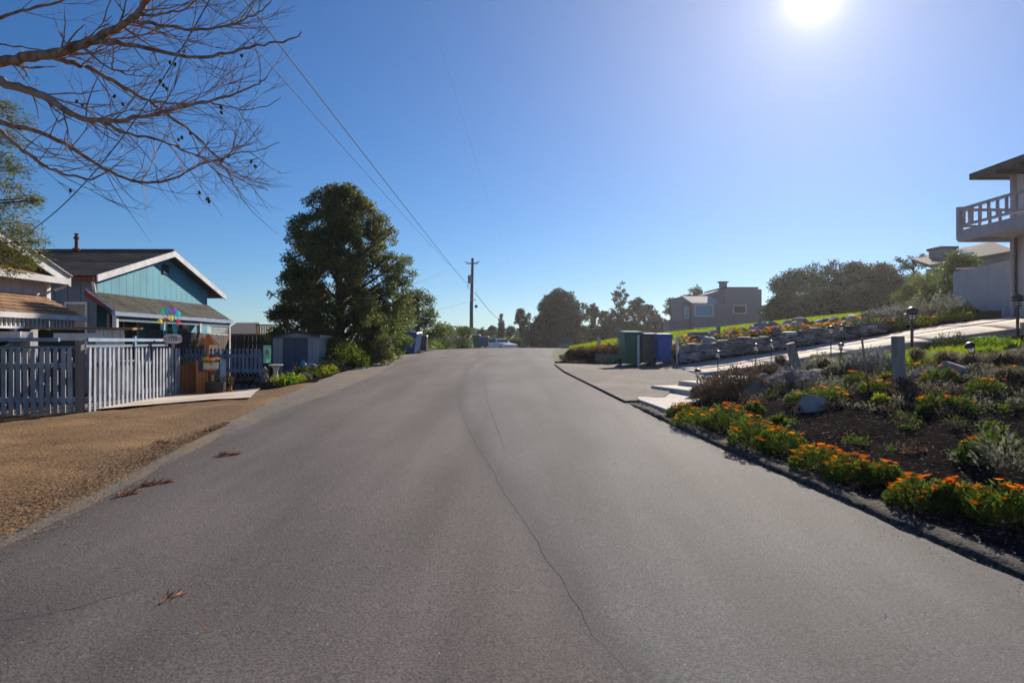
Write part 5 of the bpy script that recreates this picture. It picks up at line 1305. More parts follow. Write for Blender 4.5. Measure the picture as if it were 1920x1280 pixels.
# =================================================================== trees
def crown_points(n_cl, prof, rx, ry, zb, zt, seed, inner=.35):
    """clump centres within an envelope; prof(t) gives relative radius for height t in 0..1"""
    r = np.random.default_rng(seed); P = []
    while len(P) < n_cl:
        t = r.uniform(0, 1); a = r.uniform(0, 2 * math.pi); q = prof(t)
        if r.uniform(0, 1) > q + .1: continue
        k = math.sqrt(r.uniform(inner ** 2, 1)) * q * (1 + .22 * math.sin(a * 3 + seed + t * 7) + .12 * math.sin(a * 7 + t * 17 + seed))
        if r.uniform(0, 1) < .16: k *= r.uniform(1.08, 1.28)
        P.append((math.cos(a) * rx * k, math.sin(a) * ry * k, zb + (zt - zb) * t))
    return np.array(P)
def tree(name, label, cat, o, prof, rx, ry, zb, zt, n_cl, per, cs, L, W, m, trunk_r, bark='dark_bark', seed=1, group=None, flat=.7, droop=(0, 0, 0), limbs=14, spread=1.0):
    t = thing(name, label, cat, o, 0, group); P = crown_points(n_cl, prof, rx, ry, zb, zt, seed)
    r = np.random.default_rng(seed + 100)
    sizes = r.uniform(.55, 1.45, n_cl)
    cnt = np.maximum(6, (per * sizes ** 2).astype(int)); idx = np.repeat(np.arange(n_cl), cnt)
    g = r.normal(size=(len(idx), 3)); g /= np.linalg.norm(g, axis=1)[:, None]; g *= (r.uniform(0, 1, len(idx)) ** .45)[:, None]
    c = P[idx] + g * cs * sizes[idx][:, None] * np.array([1, 1, flat])
    outw = P[idx] * (1, 1, 0); outw = outw / (np.linalg.norm(outw, axis=1)[:, None] + 1e-6) * .5 + np.array(droop)
    leaves('crown', c, L, W, m, t, outw, spread)
    mb = MB(); top = zb + (zt - zb) * .85
    mb.tube([(0, 0, -.2), (.03, 0, zb * .5), (0.05, .03, zb + (zt - zb) * .3), (0, 0, top)], [trunk_r * 1.25, trunk_r, trunk_r * .7, trunk_r * .12], 8); mb.build('trunk', bark, t)
    lm = MB()
    for i in range(0, n_cl, max(1, n_cl // limbs)):
        p = P[i]; z = max(zb * .4, p[2] - np.hypot(p[0], p[1]) * .55 - .2); lm.tube([(0, 0, z), (p[0] * .5, p[1] * .5, (z + p[2]) / 2 - .05), tuple(p)], [trunk_r * .32, trunk_r * .2, trunk_r * .06], 5)
    lm.build('branches', bark, t); return t
cone_p = lambda t: (1 - t) ** .75 * .92 + .08 if t > .18 else .72 + t * 1.2
round_p = lambda t: math.sqrt(max(0.0, 1 - (2 * t - 1) ** 2)) * .95 + .05
dome_p = lambda t: math.sqrt(max(0.0, 1 - t ** 2.2)) * .97 + .03
# the big evergreen
o = on(634, 24.6, -.05); zt = CAM_Z - (352 - 640) / F * 24.6 - o.z
big_p = lambda t: np.interp(t, [0, .12, .3, .5, .65, .8, .92, 1], [.74, .98, 1.0, .92, .80, .66, .46, .12])
tree('evergreen_tree', 'big dark evergreen tree behind the garden shed on the left', 'tree', o, lambda t: float(big_p(t)), 2.15, 2.1, .45, zt, 640, 185, .28, .11, .044, 'leaf_redwood', .22, seed=3, flat=.75, limbs=60)
# lower light laurel in front right of it
for i, (px, d, yt, r, lab) in enumerate([(700, 25.5, 574, 1.15, 'olive laurel bush in front of the big evergreen near the road'), (680, 24.6, 645, .7, 'low leafy bush at the road edge under the big evergreen'),
                                          (728, 28, 600, .75, 'olive laurel bush right of the evergreen above the grey bin')]):
    o = on(px, d, -.05); z = CAM_Z - (yt - 640) / F * d - o.z
    tree('laurel_bush', lab, 'bush', o, round_p, r, r, .15, z, 60, 130, .30, .10, .04, 'leaf_laurel', .06, seed=20 + i, limbs=10)
o = on(783, 37.5, -.1); z = CAM_Z - (550 - 640) / F * 37.5 - o.z
tree('round_tree', 'rounded dark green tree above the roadside bins', 'tree', o, round_p, 1.25, 1.2, .5, z, 80, 110, .36, .14, .06, 'leaf_laurel', .12, seed=31, limbs=12)
o = on(755, 33.5, -.1); z = CAM_Z - (560 - 640) / F * 33.5 - o.z
tree('round_tree', 'slim dark tree between the big evergreen and the round tree', 'tree', o, round_p, .55, .7, .4, z, 50, 110, .32, .13, .05, 'leaf_redwood', .1, seed=33, limbs=10)
# pink flowering bush by the shed
o = on(648, 21.8, 0); t = clump_plant('rose_bush', 'leafy bush with a pink flower beside the white side of the shed', 'bush', o, .75, .8, 'leaf_garden', 1500, .12, .04, flowers=0)
for a in ((-.35, -.3, .8), (-.1, -.5, .55), (.3, -.4, .5)):
    f = bpy.data.objects.new('flower', FLP); link(f, t); f.location = a; f.rotation_euler = (.7, 0, -t.rotation_euler[2])
# edging plants on the left
for i, (px, d, r, m, fl, lab) in enumerate([(520, 17.8, .3, 'leaf_yellow', 0, 'yellow-green edging plant at the start of the garden border'), (540, 18.1, .3, 'leaf_bright', 0, 'bright green edging plant below the birdbath'),
                                            (556, 18.6, .26, 'leaf_yellow', 0, 'yellow-green edging plant in front of the first tub'), (572, 19.0, .24, 'leaf_greygreen', 0, 'grey-green edging plant in mid border'),
                                            (588, 19.3, .2, 'leaf_garden', 0, 'green edging plant before the teal pot'), (603, 19.9, .32, 'leaf_yellow', 5, 'yellow-flowered edging plant at the shed end of the border'),
                                            (616, 20.3, .3, 'leaf_yellow', 6, 'orange-flowered edging plant at the end of the border'), (503, 17.5, .2, 'leaf_drybrown', 0, 'dry brown plant at the stone pillar'), (622, 21.0, .4, 'leaf_greygreen', 0, 'grey-green bush under the shed corner'),
                                            (818, 40, .5, 'leaf_bright', 0, 'small bright green bush at the left roadside on the crest'), (681, 23.2, .3, 'leaf_bright', 0, 'small bright plant at the foot of the roadside bush')]):
    clump_plant('edging_plant', lab, 'plant', on(px, d, 0), r, r * .9 if d < 30 else .55, m, 420, .09, .035, flowers=fl, fm=FLY if i == 5 else FL, fscale=1.2)

# hedge and trees far up the street
o = on(852, 56, 0); o.z = 1.0
t = thing('hedge', 'clipped dark hedge left of the power pole on the crest', 'hedge', o)
c = rng.uniform(-1, 1, (9000, 3)); c = np.sign(c) * np.abs(c) ** .6 * (1.45, 1.0, .95); c[:, 2] += 1.0; c[:, 2] *= (1 - .12 * (c[:, 0] / 1.45) ** 4)
leaves('foliage', c, .13, .06, 'leaf_laurel', t)
o = on(1047, 100, 0); o.z = 0.2; z = CAM_Z - (549 - 640) / F * 100 - o.z
tree('dome_tree', 'huge dark dome-shaped tree in the middle of the horizon', 'tree', o, dome_p, 3.6, 3.4, .3, z, 220, 150, .9, .42, .19, 'leaf_dark', .4, seed=41, limbs=10)
pine_p = lambda t: np.interp(t, [0, .3, .6, .85, 1], [.75, 1.0, .75, .5, .12])
flat_p = lambda t: np.interp(t, [0, .5, .55, .8, 1], [.25, .35, .95, 1.0, .25])
far = [(880, 632, 150, 8, 'f'), (905, 618, 135, 11, 'f'), (923, 612, 140, 10, 'f'), (940, 590, 120, 7, 'p'), (957, 612, 140, 11, 'f'), (978, 580, 110, 15, 'f'), (996, 606, 120, 9, 'f'), (915, 636, 95, 18, 'b'), (960, 636, 100, 26, 'b'), (1010, 634, 95, 14, 'b'),
       (1111, 570, 105, 11, 'f'), (1133, 583, 108, 13, 'f'), (1163, 528, 100, 24, 'p'), (1195, 560, 105, 20, 'f'), (1215, 572, 108, 20, 'f'), (1150, 590, 100, 26, 'r'), (1185, 600, 98, 26, 'r'), (1232, 596, 104, 24, 'f'), (1100, 615, 110, 20, 'r'), (1130, 618, 100, 26, 'r'), (1250, 610, 95, 18, 'r'),
       (1263, 560, 98, 20, 'f'), (1302, 538, 95, 24, 'f'), (1275, 580, 92, 16, 'r'), (845, 638, 130, 12, 'f')]
ordn = ['first', 'second', 'third', 'fourth', 'fifth', 'sixth', 'seventh', 'eighth', 'ninth', 'tenth', 'eleventh', 'twelfth', 'thirteenth', 'fourteenth', 'fifteenth', 'sixteenth', 'seventeenth', 'eighteenth', 'nineteenth', 'twentieth', 'twenty-first', 'twenty-second', 'twenty-third', 'twenty-fourth', 'twenty-fifth']
order = sorted(range(len(far)), key=lambda i: far[i][0])
for rank, i in enumerate(order):
    px, yt, d, wpx, st_ = far[i]
    o = on(px, d, 0); o.z = max(min(o.z, 1.2), -1.0); z = CAM_Z - (yt - 640) / F * d - o.z; r = wpx * d / F
    kw = dict(f=(flat_p, 34, 60, 'leaf_pine', 'flat-topped'), p=(pine_p, 46, 70, 'leaf_pine', 'pointed'), r=(round_p, 44, 60, 'leaf_dark', 'bushy'), b=(round_p, 36, 50, 'leaf_olive', 'low olive'))[st_]
    tree('pine_tree' if st_ in 'fp' else 'bushy_tree', '%s far tree on the skyline, %s from the left in the row' % (kw[4], ordn[rank]), 'tree', o, (lambda t, k=kw[0]: float(k(t))), r * .8, r * .8, max(.3, z * (.35 if st_ == 'f' else .15 if st_ == 'p' else .02)), z, int(kw[1] * (2.6 if st_ in 'fp' else 1.5)), int(kw[2] * (.55 if st_ in 'fp' else 1.0)), min(r * .19, .42) if st_ != 'p' else r * .17,
         .38, .16, kw[3], .14, seed=60 + i, group='far trees beyond the crest', flat=.45 if st_ in 'fp' else .7, limbs=12)
# far wood that reads as one mass behind the single trees
def far_wood(name, px0, px1, d, ytop, n, m, L):
    px = rng.uniform(px0, px1, n); dd = d + rng.uniform(-6, 6, n)
    tops = np.array([ytop + 10 * noise.noise(Vector((p * .035, d, 0))) + 8 * noise.noise(Vector((p * .12, d, 3))) for p in px])
    z0 = -2.0; z1 = CAM_Z - (tops - 640) / F * d
    z = z0 + (z1 - z0) * rng.uniform(0, 1, n) ** .7
    o = leaves(name, np.column_stack([(px - 960) / F * dd, dd, z]), L, L * .5, m); o['kind'] = 'stuff'
far_wood('far_woodland', 800, 1290, 150, 618, 26000, 'leaf_pine', .55)
far_wood('far_woodland', 860, 1290, 125, 632, 20000, 'leaf_dark', .45)
far_wood('far_woodland', 1060, 1300, 118, 612, 16000, 'leaf_pine', .45)
# dark cypress mass right of the modern house
mass = [(1478, 512, 62, 36, 'leaf_dark'), (1520, 495, 64, 44, 'leaf_dark'), (1565, 492, 62, 42, 'leaf_dark'), (1605, 497, 60, 40, 'leaf_dark'), (1650, 500, 56, 36, 'leaf_brownish'), (1685, 528, 52, 26, 'leaf_brownish'), (1462, 560, 58, 24, 'leaf_dark'), (1628, 540, 54, 44, 'leaf_brownish'), (1540, 545, 56, 60, 'leaf_dark')]
labs = ['dark cypress forming the left shoulder of the big grove', 'tall dark cypress left of the grove middle', 'tallest dark cypress in the middle of the grove', 'dark cypress right of the grove middle', 'brownish spreading tree in the right part of the grove', 'brownish low tree at the right end of the grove', 'low dark cypress beside the modern house',
        'brown-green bush in front of the right half of the grove', 'broad dark cypress skirt in front of the grove']
for i, (px, yt, d, wpx, m) in enumerate(mass):
    o = on(px, d, -.2); z = CAM_Z - (yt - 640) / F * d - o.z; r = wpx * d / F
    tree('cypress_tree', labs[i], 'tree', o, round_p if i != 6 else dome_p, r, r * .8, .5, z, 110, 100, .55, .24, .10, m, .3, seed=90 + i, group='dark grove beyond the lawn', limbs=16)
o = on(1713, 50, -.2); z = CAM_Z - (470 - 640) / F * 50 - o.z
tree('slender_tree', 'slender open-crowned tree standing alone beside the hill house', 'tree', o, lambda t: float(flat_p(t)), 1.05, 1.0, z * .35, z, 22, 90, .34, .16, .06, 'leaf_dark', .13, seed=120, limbs=22)
for i, (px, yt, d, wpx, lab) in enumerate([(1720, 520, 42, 26, 'green rounded bush left of the wing wall'), (1755, 512, 38, 30, 'green bush beside the wing wall below the hill house'), (1785, 506, 36, 26, 'pale green bush touching the wing wall'), (1700, 545, 44, 24, 'dark low bush at the foot of the slender tree'), (1800, 480, 33, 26, 'yellow-green climbing bush above the wing wall')]):
    o = on(px, d, -.2); z = CAM_Z - (yt - 640) / F * d - o.z; r = wpx * d / F
    tree('bush', lab, 'bush', o, round_p, r, r, .2, z, 60, 110, .35, .14, .06, ['leaf_olive', 'leaf_olive', 'leaf_laurel', 'leaf_dark', 'leaf_laurel'][i], .08, seed=130 + i, limbs=8)

# bare tree at the upper left --------------------------------------------------
def bare_tree():
    base = Vector((-8.6, 7.4, h(-8.6, 7.4)))
    t = thing('bare_tree', 'bare-branched tree reaching in over the upper left with small hanging cones', 'tree', base)
    K = 1 / 2.4617
    limbs = [([(-60, 300), (0, 285), (150, 265), (300, 240), (420, 195), (520, 140), (600, 100), (660, 40), (700, -40)], .080, .030, 7.0, 6.6),
             ([(420, 195), (500, 195), (650, 215), (800, 260), (950, 265), (1080, 238), (1220, 205), (1330, 195), (1390, 150)], .034, .007, 6.8, 6.2),
             ([(600, 100), (700, 112), (850, 135), (1000, 135), (1100, 105), (1200, 60), (1260, 0)], .026, .006, 6.6, 6.8),
             ([(620, 80), (740, 65), (850, 45), (920, 0), (960, -40)], .018, .007, 6.6, 7.2),
             ([(240, 262), (280, 275), (400, 310), (520, 370), (640, 440), (740, 500), (860, 590), (960, 680), (1030, 770), (1120, 840), (1240, 880)], .038, .004, 7.0, 7.6),
             ([(-60, 360), (0, 375), (120, 410), (230, 460), (320, 520), (420, 560), (550, 560), (700, 530), (800, 505), (950, 470), (1100, 430), (1200, 385), (1240, 350)], .060, .006, 6.4, 6.9),
             ([(480, 565), (600, 620), (750, 650), (870, 700), (960, 740), (1060, 780)], .020, .004, 6.5, 6.0),
             ([(-60, 555), (0, 565), (150, 600), (300, 660), (420, 740), (540, 810), (680, 850), (800, 830), (900, 770), (1000, 740), (1100, 705), (1200, 700), (1290, 655)], .036, .004, 7.4, 7.2),
             ([(-60, 540), (0, 600), (60, 660), (160, 730), (250, 790), (350, 815), (430, 830)], .034, .010, 6.2, 6.3),
             ([(700, 470), (800, 480), (920, 470), (1020, 480), (1130, 510), (1240, 490), (1300, 450)], .016, .004, 7.2, 7.6),
             ([(-60, 100), (60, 60), (200, 30), (330, -10)], .03, .012, 7.4, 7.8),
             ([(-60, 200), (100, 215), (250, 240), (420, 250), (560, 240), (640, 200)], .012, .004, 7.8, 7.6)]
    lim = 0; li_ = 3.3
    def P(p, d): return at(p[0] * K, p[1] * K, d)
    tw = MB(); nodes = []
    def twig(p, dirv, L, r, lvl):
        n = 5; pts = [p]; d = dirv.copy()
        for i in range(n):
            d += Vector((random.uniform(-.18, .18), random.uniform(-.18, .18), random.uniform(-.16, .16) + (.10 if i > 1 else -.03))); d.normalize(); pts.append(pts[-1] + d * L / n)
        if lim < 1 and any(960 + q.x / q.y * F > 540 + 60 * noise.noise(Vector((0, q.z * 3, li_))) for q in pts) or (lvl < 2 and any(640 - (q.z - CAM_Z) / q.y * F > 395 for q in pts)): return
        tw.tube(pts, [r * (1 - .75 * i / n) for i in range(n + 1)], 4 if r > .006 else 3, cap=False)
        if lvl > 0:
            for j in range(random.randint(2, 4) if lvl > 1 else random.randint(1, 3)):
                k = random.randint(1, n - 1); dd = (pts[k + 1] - pts[k]).normalized(); sd = Vector((random.uniform(-1, 1), random.uniform(-.7, .7), random.uniform(-.8, 1.0)))
                twig(pts[k], (dd + sd * .75).normalized(), L * random.uniform(.35, .65), r * .6, lvl - 1)
        elif random.random() < .5: nodes.append(pts[-1])
    for li, (pp, r0, r1, d0, d1) in enumerate(limbs):
        n = len(pp); pts = [P(p, d0 + (d1 - d0) * i / (n - 1)) for i, p in enumerate(pp)]
        fine_ = []
        for a, b in zip(pts[:-1], pts[1:]):
            for k in range(4): fine_.append(a.lerp(b, k / 4))
        fine_.append(pts[-1])
        m_ = len(fine_)
        for it in range(2): fine_ = [fine_[0]] + [(fine_[i - 1] + fine_[i] * 2 + fine_[i + 1]) / 4 for i in range(1, m_ - 1)] + [fine_[-1]]
        fine_ = [p + Vector((random.uniform(-1, 1), random.uniform(-1, 1), random.uniform(-1, 1))) * .012 for p in fine_]
        rr = [(r0 + (r1 - r0) * (i / (m_ - 1)) ** .7) * .85 * random.uniform(.9, 1.12) for i in range(m_)]
        mb = MB().tube(fine_, rr, 8); mb.smooth = True; mb.build('limb', 'bark' if li not in (5, 8) else 'pale_bark', t, base)
        for i in range(3, m_ - 1):
            for rep in range(2 if i > m_ * .35 else 1):
                if random.random() < .37:
                    dd = (fine_[i + 1] - fine_[i]).normalized(); sd = Vector((random.uniform(-.3, .6), random.uniform(-.7, .7), random.uniform(-1, 1)))
                    twig(fine_[i], (dd * .8 + sd).normalized(), random.uniform(.35, .95), max(.0055, rr[i] * .32), 2)
        twig(fine_[-1], (fine_[-1] - fine_[-2]).normalized(), .4, r1, 1)
    o = tw.build('twigs', 'pale_bark', t, base); o['kind'] = 'stuff'
    cm = MB().lathe([(.004, -.030), (.016, -.02), (.021, 0), (.016, .018), (.004, .028)], n=7).mesh('cone', 'cone')
    for (px, py) in [(740, 375), (755, 395), (770, 410), (528, 445), (567, 482), (850, 238), (785, 288), (808, 298), (825, 645), (840, 635), (823, 675), (880, 615), (1022, 520), (1020, 495), (1053, 722), (1025, 738), (1160, 745), (1178, 768), (920, 890), (958, 918), (965, 930), (325, 880), (380, 485), (355, 468), (1115, 258)]:
        q = bpy.data.objects.new('cone', cm); link(q, t); q.location = P((px, py), random.uniform(6.6, 7.1)) - base; q.rotation_euler = (random.uniform(-.6, .6), random.uniform(-.6, .6), 0)
        q.scale = (.75,) * 3
    # trunk, outside the picture to the left
    j = [P((-60, 300), 7.0), P((-60, 360), 6.4), P((-60, 555), 7.4), P((-60, 540), 6.2), P((-60, 100), 7.4), P((-60, 200), 7.8)]
    tr = MB().tube([base - base + Vector((0, 0, -.2)), Vector((.1, 0, 1.5)), Vector((0, .1, 3)), Vector((.2, 0, 4.6)), Vector((.3, 0, 6.2))], [.24, .19, .16, .12, .05], 10)
    for p in j:
        q = p - base; z = q.z - .5; tr.tube([Vector((.08, 0, z)), (Vector((.08, 0, z)) + q) / 2 + Vector((0, 0, .08)), q], [.10, .08, .065 if p == j[0] else .045], 8)
    tr.smooth = True; tr.build('trunk', 'bark', t)
bare_tree()

# needle tree cut by the left edge
def left_pine():
    base = Vector((-9.3, 9.6, h(-9.3, 9.6)))
    t = thing('conifer', 'yellow-green conifer sprays cut off by the left edge of the photo', 'tree', base)
    C = []; W = []
    for px, py, s in [(5, 200, 22), (25, 230, 30), (10, 262, 26), (-10, 300, 34), (25, 318, 18), (5, 345, 30), (40, 372, 26), (10, 385, 36), (62, 376, 14), (10, 420, 36), (40, 432, 26), (20, 455, 30), (60, 452, 18), (5, 478, 40), (40, 478, 34), (18, 500, 34), (-40, 300, 60), (-50, 420, 70), (-40, 200, 50), (52, 492, 16)]:
        n = int(s * 10); c = at(px, py, 9.2 + random.uniform(-.4, .4)); g = rng.normal(size=(n, 3)) * (s / F * 9.2 * .55) * np.array((1.1, 1, .5)); C.append(np.array(c) + g)
    C = np.concatenate(C); leaves('foliage', C, .10, .012, 'needle_dry', t, (.7, 0, -.1), .6, origin=base)
    mb = MB().tube([(0, 0, -.2), (0, 0, 2.5), (-.1, 0, 5.4)], [.16, .12, .03], 8); mb.build('trunk', 'dark_bark', t)
    lm = MB()
    for px, py in [(25, 230), (5, 345), (40, 372), (60, 452), (40, 478), (10, 420), (62, 376)]:
        q = at(px, py, 9.2) - base; lm.tube([(0, 0, q.z - .3), (q.x * .6, q.y * .6, q.z - .05), tuple(q)], [.035, .02, .006], 5)
    lm.build('branches', 'dark_bark', t)
left_pine()

# =================================================================== power pole and wires
PX = -4.16; PD = 70.0
base = Vector((PX, PD, float(rz_(PD)) - .3)); t = thing('power_pole', 'wooden power pole with transformer and short crossarm on the crest', 'power pole', base)
ztop = CAM_Z + 156 / F * PD - base.z
MB().tube([(0, 0, 0), (.0, 0, ztop * .5), (.12, 0, ztop)], [.21, .18, .13], 10).build('shaft', 'pole_wood', t)
MB().box((.1, -.16, ztop - .55), (1.15, .1, .11)).build('crossarm', 'pole_wood', t)
for sx in (-.5, .62):
    i_ = MB().lathe([(.03, 0), (.07, .03), (.03, .06), (.07, .09), (.03, .13), (.05, .17)], (.1 + sx - .05, -.16, ztop - .5), 8); i_.build('insulator', 'steel', t)
MB().box((-.55, -.18, ztop - .45), (.32, .08, .05), ry=R(12)).build('cutout', 'dark_wall', t); MB().box((.72, -.18, ztop - .40), (.35, .08, .05), ry=R(-12)).build('cutout', 'white_paint', t)
tr = MB().lathe([(.18, 0), (.2, .04), (.2, .74), (.14, .82), (.05, .84)], (-.16, -.26, ztop - 2.6), 12); tr.build('transformer', 'transformer', t)
MB().tube([(-.2, -.3, ztop - 2.6), (-.42, -.3, ztop - 2.9), (-.25, -.1, ztop - 3.2)], .02, 5).build('lead', 'wire', t)
MB().box((.2, -.2, ztop - 4.3), (.5, .08, .08)).build('bracket', 'steel', t)
MB().box((.5, -.2, ztop - 4.95), (.26, .2, .28)).build('splice_box', 'dark_wall', t)
def wire(label, a, b, sag, r=.012, n=40):
    a, b = Vector(a), Vector(b)
    mb = MB(); pts = [a.lerp(b, i / n) - Vector((0, 0, 4 * sag * (i / n) * (1 - i / n))) for i in range(n + 1)]; mb.tube(pts, r, 5)
    o = mb.build('overhead_wire', 'wire'); setp(o, label, 'wire')
zc = CAM_Z + 97 / F * PD
wire('main overhead cable running from the pole over the left roadside', (PX, PD, zc), (-4.1, -14, 7.2), .22, .012)
wire('thinner second overhead wire just left of the main cable', (PX, PD, zc + .3), (-4.6, -14, 7.0), .35, .007)
wire('thin high wire faint against the blue sky left of the centre', (at(993, 640, 100).x, 100, 5.6), at(780, -60, 9), .8, .0016)
wire('service wire sweeping down from upper middle to the grey house', at(410, -30, 10.4), at(30, 450, 13.0), .55, .009, 60)
wire('short branch wire from the main cable toward the round tree', at(833, 508, 50), at(765, 536, 38), .05, .014)
wire('cable descending right of the pole toward the far trees', (PX + .4, PD, zc - .3), at(945, 605, 105), .4, .03)
wire('faint wire running left from the pole to the roadside trees', (PX, PD, zc - 1.0), at(815, 582, 50), .1, .014)
t = thing('power_pole', 'slim distant utility pole left of the dome-shaped tree', 'power pole', (at(993, 640, 100).x, 100, -.2)); MB().tube([(0, 0, 0), (0, 0, 5.9)], [.11, .09], 8).build('shaft', 'beige_wall', t); MB().box((0, 0, 5.5), (.8, .08, .08)).build('crossarm', 'beige_wall', t)

# =================================================================== cars
def car(label, o, rz, m, L=4.6, W=1.8, Hh=1.42, suv=False):
    t = thing('parked_car', label, 'car', o, rz)
    if suv: prof = [(-L / 2, .35), (-L / 2, .95), (-L / 2 + .25, 1.05), (-L * .25, 1.10), (-L * .10, Hh + .1), (L * .44, Hh + .15), (L / 2 - .02, 1.0), (L / 2, .35)]
    else: prof = [(-L / 2, .30), (-L / 2, .72), (-L * .40, .82), (-L * .20, .92), (-L * .04, Hh), (L * .20, Hh), (L * .36, 1.0), (L / 2, .95), (L / 2, .30)]
    b = MB(); n = len(prof)
    inset = lambda z: .0 if z < 1.0 else .14 * (z - .95) / .5
    vs = [(-(W / 2 - inset(z)), y, z) for y, z in prof] + [(W / 2 - inset(z), y, z) for y, z in prof]
    b.add(vs, [tuple(range(n)), tuple(range(2 * n - 1, n - 1, -1))] + [(k, n + k, n + (k + 1) % n, (k + 1) % n) for k in range(n)]); b.build('body', m, t, bevel=.05)
    z0, z1 = (1.12, Hh + .02) if suv else (.97, Hh - .05)
    for s in (-1, 1):
        MB().box((s * (W / 2 - .06), (L * .12 if suv else L * .08), (z0 + z1) / 2), (.05, L * (.5 if suv else .36), z1 - z0), ry=R(s * -14)).build('side_window', 'glass_dark', t)
    MB().box((0, L / 2 - (.08 if suv else .45), (z0 + z1) / 2), (W - .4, .05, z1 - z0), rx=R(14 if suv else 50)).build('rear_window', 'glass_dark', t)
    MB().box((0, -L * (.19 if suv else .13), (z0 + z1) / 2), (W - .4, .05, (z1 - z0) * 1.1), rx=R(-50)).build('windscreen', 'glass_dark', t)
    for sx in (-1, 1):
        MB().box((sx * (W / 2 - .22), L / 2 + .0, .85), (.28, .05, .14)).build('tail_light', 'light_red', t)
        MB().box((sx * (W / 2 - .25), -L / 2 - .0, .66), (.32, .05, .13)).build('headlight', 'lamp_glass', t)
        for sy in (-.31, .31):
            w_ = MB().tube([(sx * (W / 2 - .22), sy * L, .32), (sx * (W / 2 + .01), sy * L, .32)], .32, 16).build('wheel', 'rubber', t); MB().tube([(sx * (W / 2 + .012), sy * L, .32), (sx * (W / 2 + .02), sy * L, .32)], .2, 12).build('rim', 'steel', w_)
    return t
o = Vector((at(936, 640, 78).x, 78, .62)); car('white sedan parked past the crest of the road', o, R(38), 'car_white')
o = Vector((at(1060, 640, 82).x, 82, .45)); car('dark car past the crest at the right side of the road', o, R(180), 'car_dark', suv=True, Hh=1.5)

# =================================================================== litter
def flat_bits(name, pts, L, W, m, kind='stuff', up=.02):
    pts = np.asarray(pts); z = H(pts[:, 0], pts[:, 1]) + up
    o = leaves(name, np.column_stack([pts, z]), L, W, m, None, None, 1.0)
    me = o.data; co = np.empty(len(me.vertices) * 3, np.float32); me.vertices.foreach_get('co', co); co = co.reshape(-1, 4, 3)
    zz = co[:, :1, 2]; co[:, :, 2] = zz + (co[:, :, 2] - zz) * .3 + 0.006; co[:, :, 2] = np.maximum(co[:, :, 2], zz); me.vertices.foreach_set('co', co.ravel()); o['kind'] = kind; return o
n = 15000; yy = rng.uniform(2.5, 10.5, n); dd = np.abs(rng.normal(size=n)) * np.maximum(.05, 1.15 - .105 * yy) - .08
flat_bits('leaf_litter', np.column_stack([xl(yy) - dd, yy]), .034, .013, 'litter_brown', up=.026)
n = 3000; yy = rng.uniform(2.5, 10.5, n); dd = np.abs(rng.normal(size=n)) * np.maximum(.05, 1.0 - .09 * yy); flat_bits('leaf_litter', np.column_stack([xl(yy) - dd, yy]), .032, .014, 'gravel_bit', up=.026)
n = 3500; yy = rng.uniform(2.5, 16, n); flat_bits('leaf_litter', np.column_stack([xl(yy) + sw(yy) * rng.uniform(0, 1, n) ** .5 + .06 + rng.normal(size=n) * .09, yy]), .022, .010, 'litter_brown', up=.018)
n = 2500; yy = rng.uniform(2.5, 16, n); dd = rng.uniform(0, 6, n); flat_bits('leaf_litter', np.column_stack([xl(yy) - .05 - dd, yy]), .03, .012, 'litter_brown')
n = 500; yy = rng.uniform(3.5, 9, n); flat_bits('pine_litter', np.column_stack([xl(yy) + rng.normal(size=n) * .22 + .1, yy]), .05, .012, 'litter_orange', up=.025)
n = 9000; yy = rng.uniform(3, 15, n); xx = xr(yy) + .5 + rng.uniform(0, 1, n) ** 1.2 * 7; flat_bits('mulch', np.column_stack([xx, yy]), .045, .018, 'chip_grey', up=.03)
n = 2600; yy = rng.uniform(3, 13, n); xx = xr(yy) + .12 + np.abs(rng.normal(size=n)) * .3; flat_bits('kerb_litter', np.column_stack([xx, yy]), .028, .014, 'gravel_bit', up=.045)
n = 900; yy = rng.uniform(3, 13, n); xx = xr(yy) - .02 - np.abs(rng.normal(size=n)) * .14; flat_bits('edge_litter', np.column_stack([xx, yy]), .02, .010, 'gravel_bit', up=.024)
n = 2500; yy = rng.uniform(13, 23, n); xx = xr(yy) + rng.uniform(.1, 3, n); flat_bits('apron_gravel', np.column_stack([xx, yy]), .03, .02, 'gravel_bit', up=.055)
def surf(x, y):
    a_, b_ = float(xl(y) + sw(y)), float(xr(y)) + .05
    if x < a_: return h(x, y) + .012
    tt = min((x - a_) / (b_ - a_), 1); return float(rz_(y)) + .014 + .03 * 4 * tt * (1 - tt)
def sprig(label, px, py, L, m, rz, n=60):
    o = hit(px, py); o.z = surf(o.x, o.y) + .004; t = thing('dry_sprig', label, 'dry twig', o, rz)
    MB().tube([(-L / 2, 0, .0), (0, .01, .008), (L / 2, -.01, .004)], .003, 4).build('stem', m, t)
    c = np.column_stack([rng.uniform(-L * .4, L * .5, n), rng.normal(size=n) * .006, rng.uniform(.002, .015, n)]); leaves('needles', c, .06, .009, m, t, (.6, 0, .0), .25)
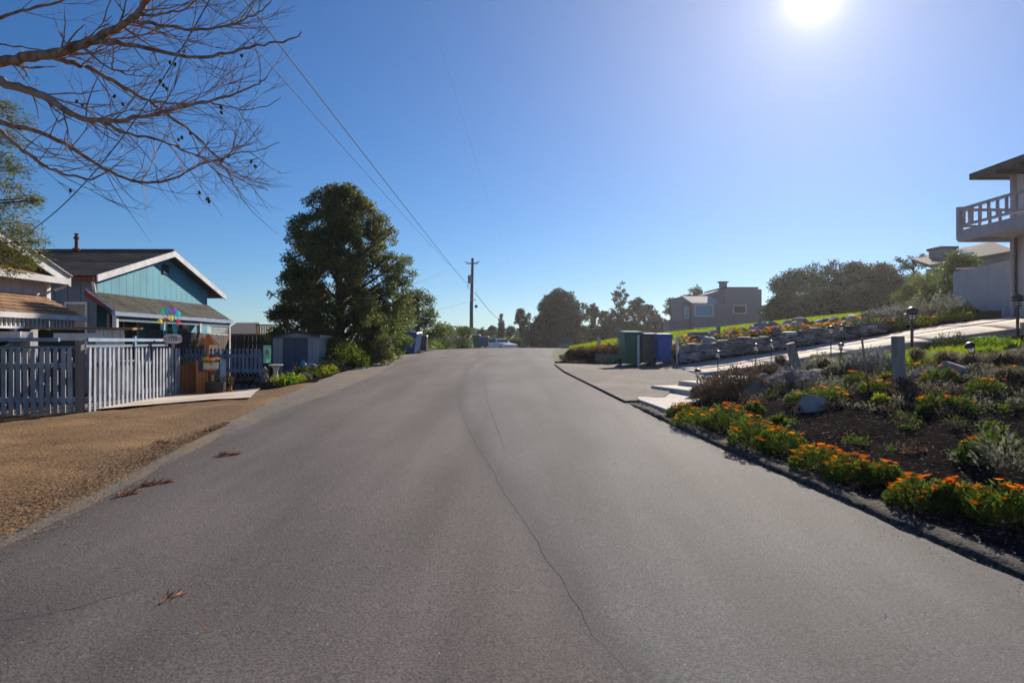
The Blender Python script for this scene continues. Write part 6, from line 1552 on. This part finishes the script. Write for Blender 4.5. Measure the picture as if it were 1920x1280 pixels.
sprig('orange-brown dry conifer sprig lying on the asphalt at the left', 422, 858, .26, 'litter_orange', R(25), 120)
sprig('dry orange sprig at the concrete edge lower left', 235, 934, .22, 'litter_orange', R(60), 120)
sprig('pale dry leaf cluster on the dirt near the road edge', 300, 833, .2, 'litter_orange', R(10), 80)
sprig('dry brown leaf cluster in the gutter lower left', 285, 912, .3, 'litter_orange', R(40), 160)
sprig('thin orange sprig on the asphalt lower left', 318, 1140, .13, 'litter_orange', R(60), 16)
t = thing('bark_chip', 'small dark reddish bark chip alone on the asphalt', 'bark chip', hit(385, 1193) + Vector((0, 0, .030)), R(-40)); MB().box((0, 0, .004), (.05, .016, .010)).build('chip', 'dark_cedar', t, bevel=.003)
t = thing('twig', 'thin dark twig on the asphalt at the bottom left', 'twig', hit(368, 1240) + Vector((0, 0, .035)), R(50)); MB().tube([(-.04, 0, 0), (0, .004, .004), (.05, 0, 0)], .0025, 4).build('stem', 'dark_bark', t)
for i, (px, py, lab) in enumerate([(1660, 1168, 'tiny white pebble on the asphalt lower right'), (1211, 1238, 'tiny white pebble near the seam at the bottom'), (958, 865, 'tiny pale pebble right of the seam in mid road'), (1743, 1040, 'tiny white pebble near the right kerb')]):
    q = bpy.data.objects.new('pebble', rock_mesh((.007, .006, .005), 200 + i, 'white_paint', 1, 1)); link(q); q.location = hit(px, py) + Vector((0, 0, .04)); setp(q, lab, 'pebble')

# =================================================================== air: thin scatter added to lift the darks like lens veiling glare
hz = bpy.data.materials.new('air'); hz.use_nodes = True
hn, hl = hz.node_tree.nodes, hz.node_tree.links; hn.clear()
ho = hn.new('ShaderNodeOutputMaterial'); hv = hn.new('ShaderNodeVolumePrincipled')
hv.inputs['Color'].default_value = (0.93, 0.93, 0.97, 1); hv.inputs['Density'].default_value = 0.0003; hv.inputs['Anisotropy'].default_value = 0.7
hl.new(hv.outputs[0], ho.inputs['Volume']); M['air'] = hz
a = MB().box((0, 200, 6.0), (1100, 480, 26)).build('glare_haze', 'air'); a['kind'] = 'stuff'
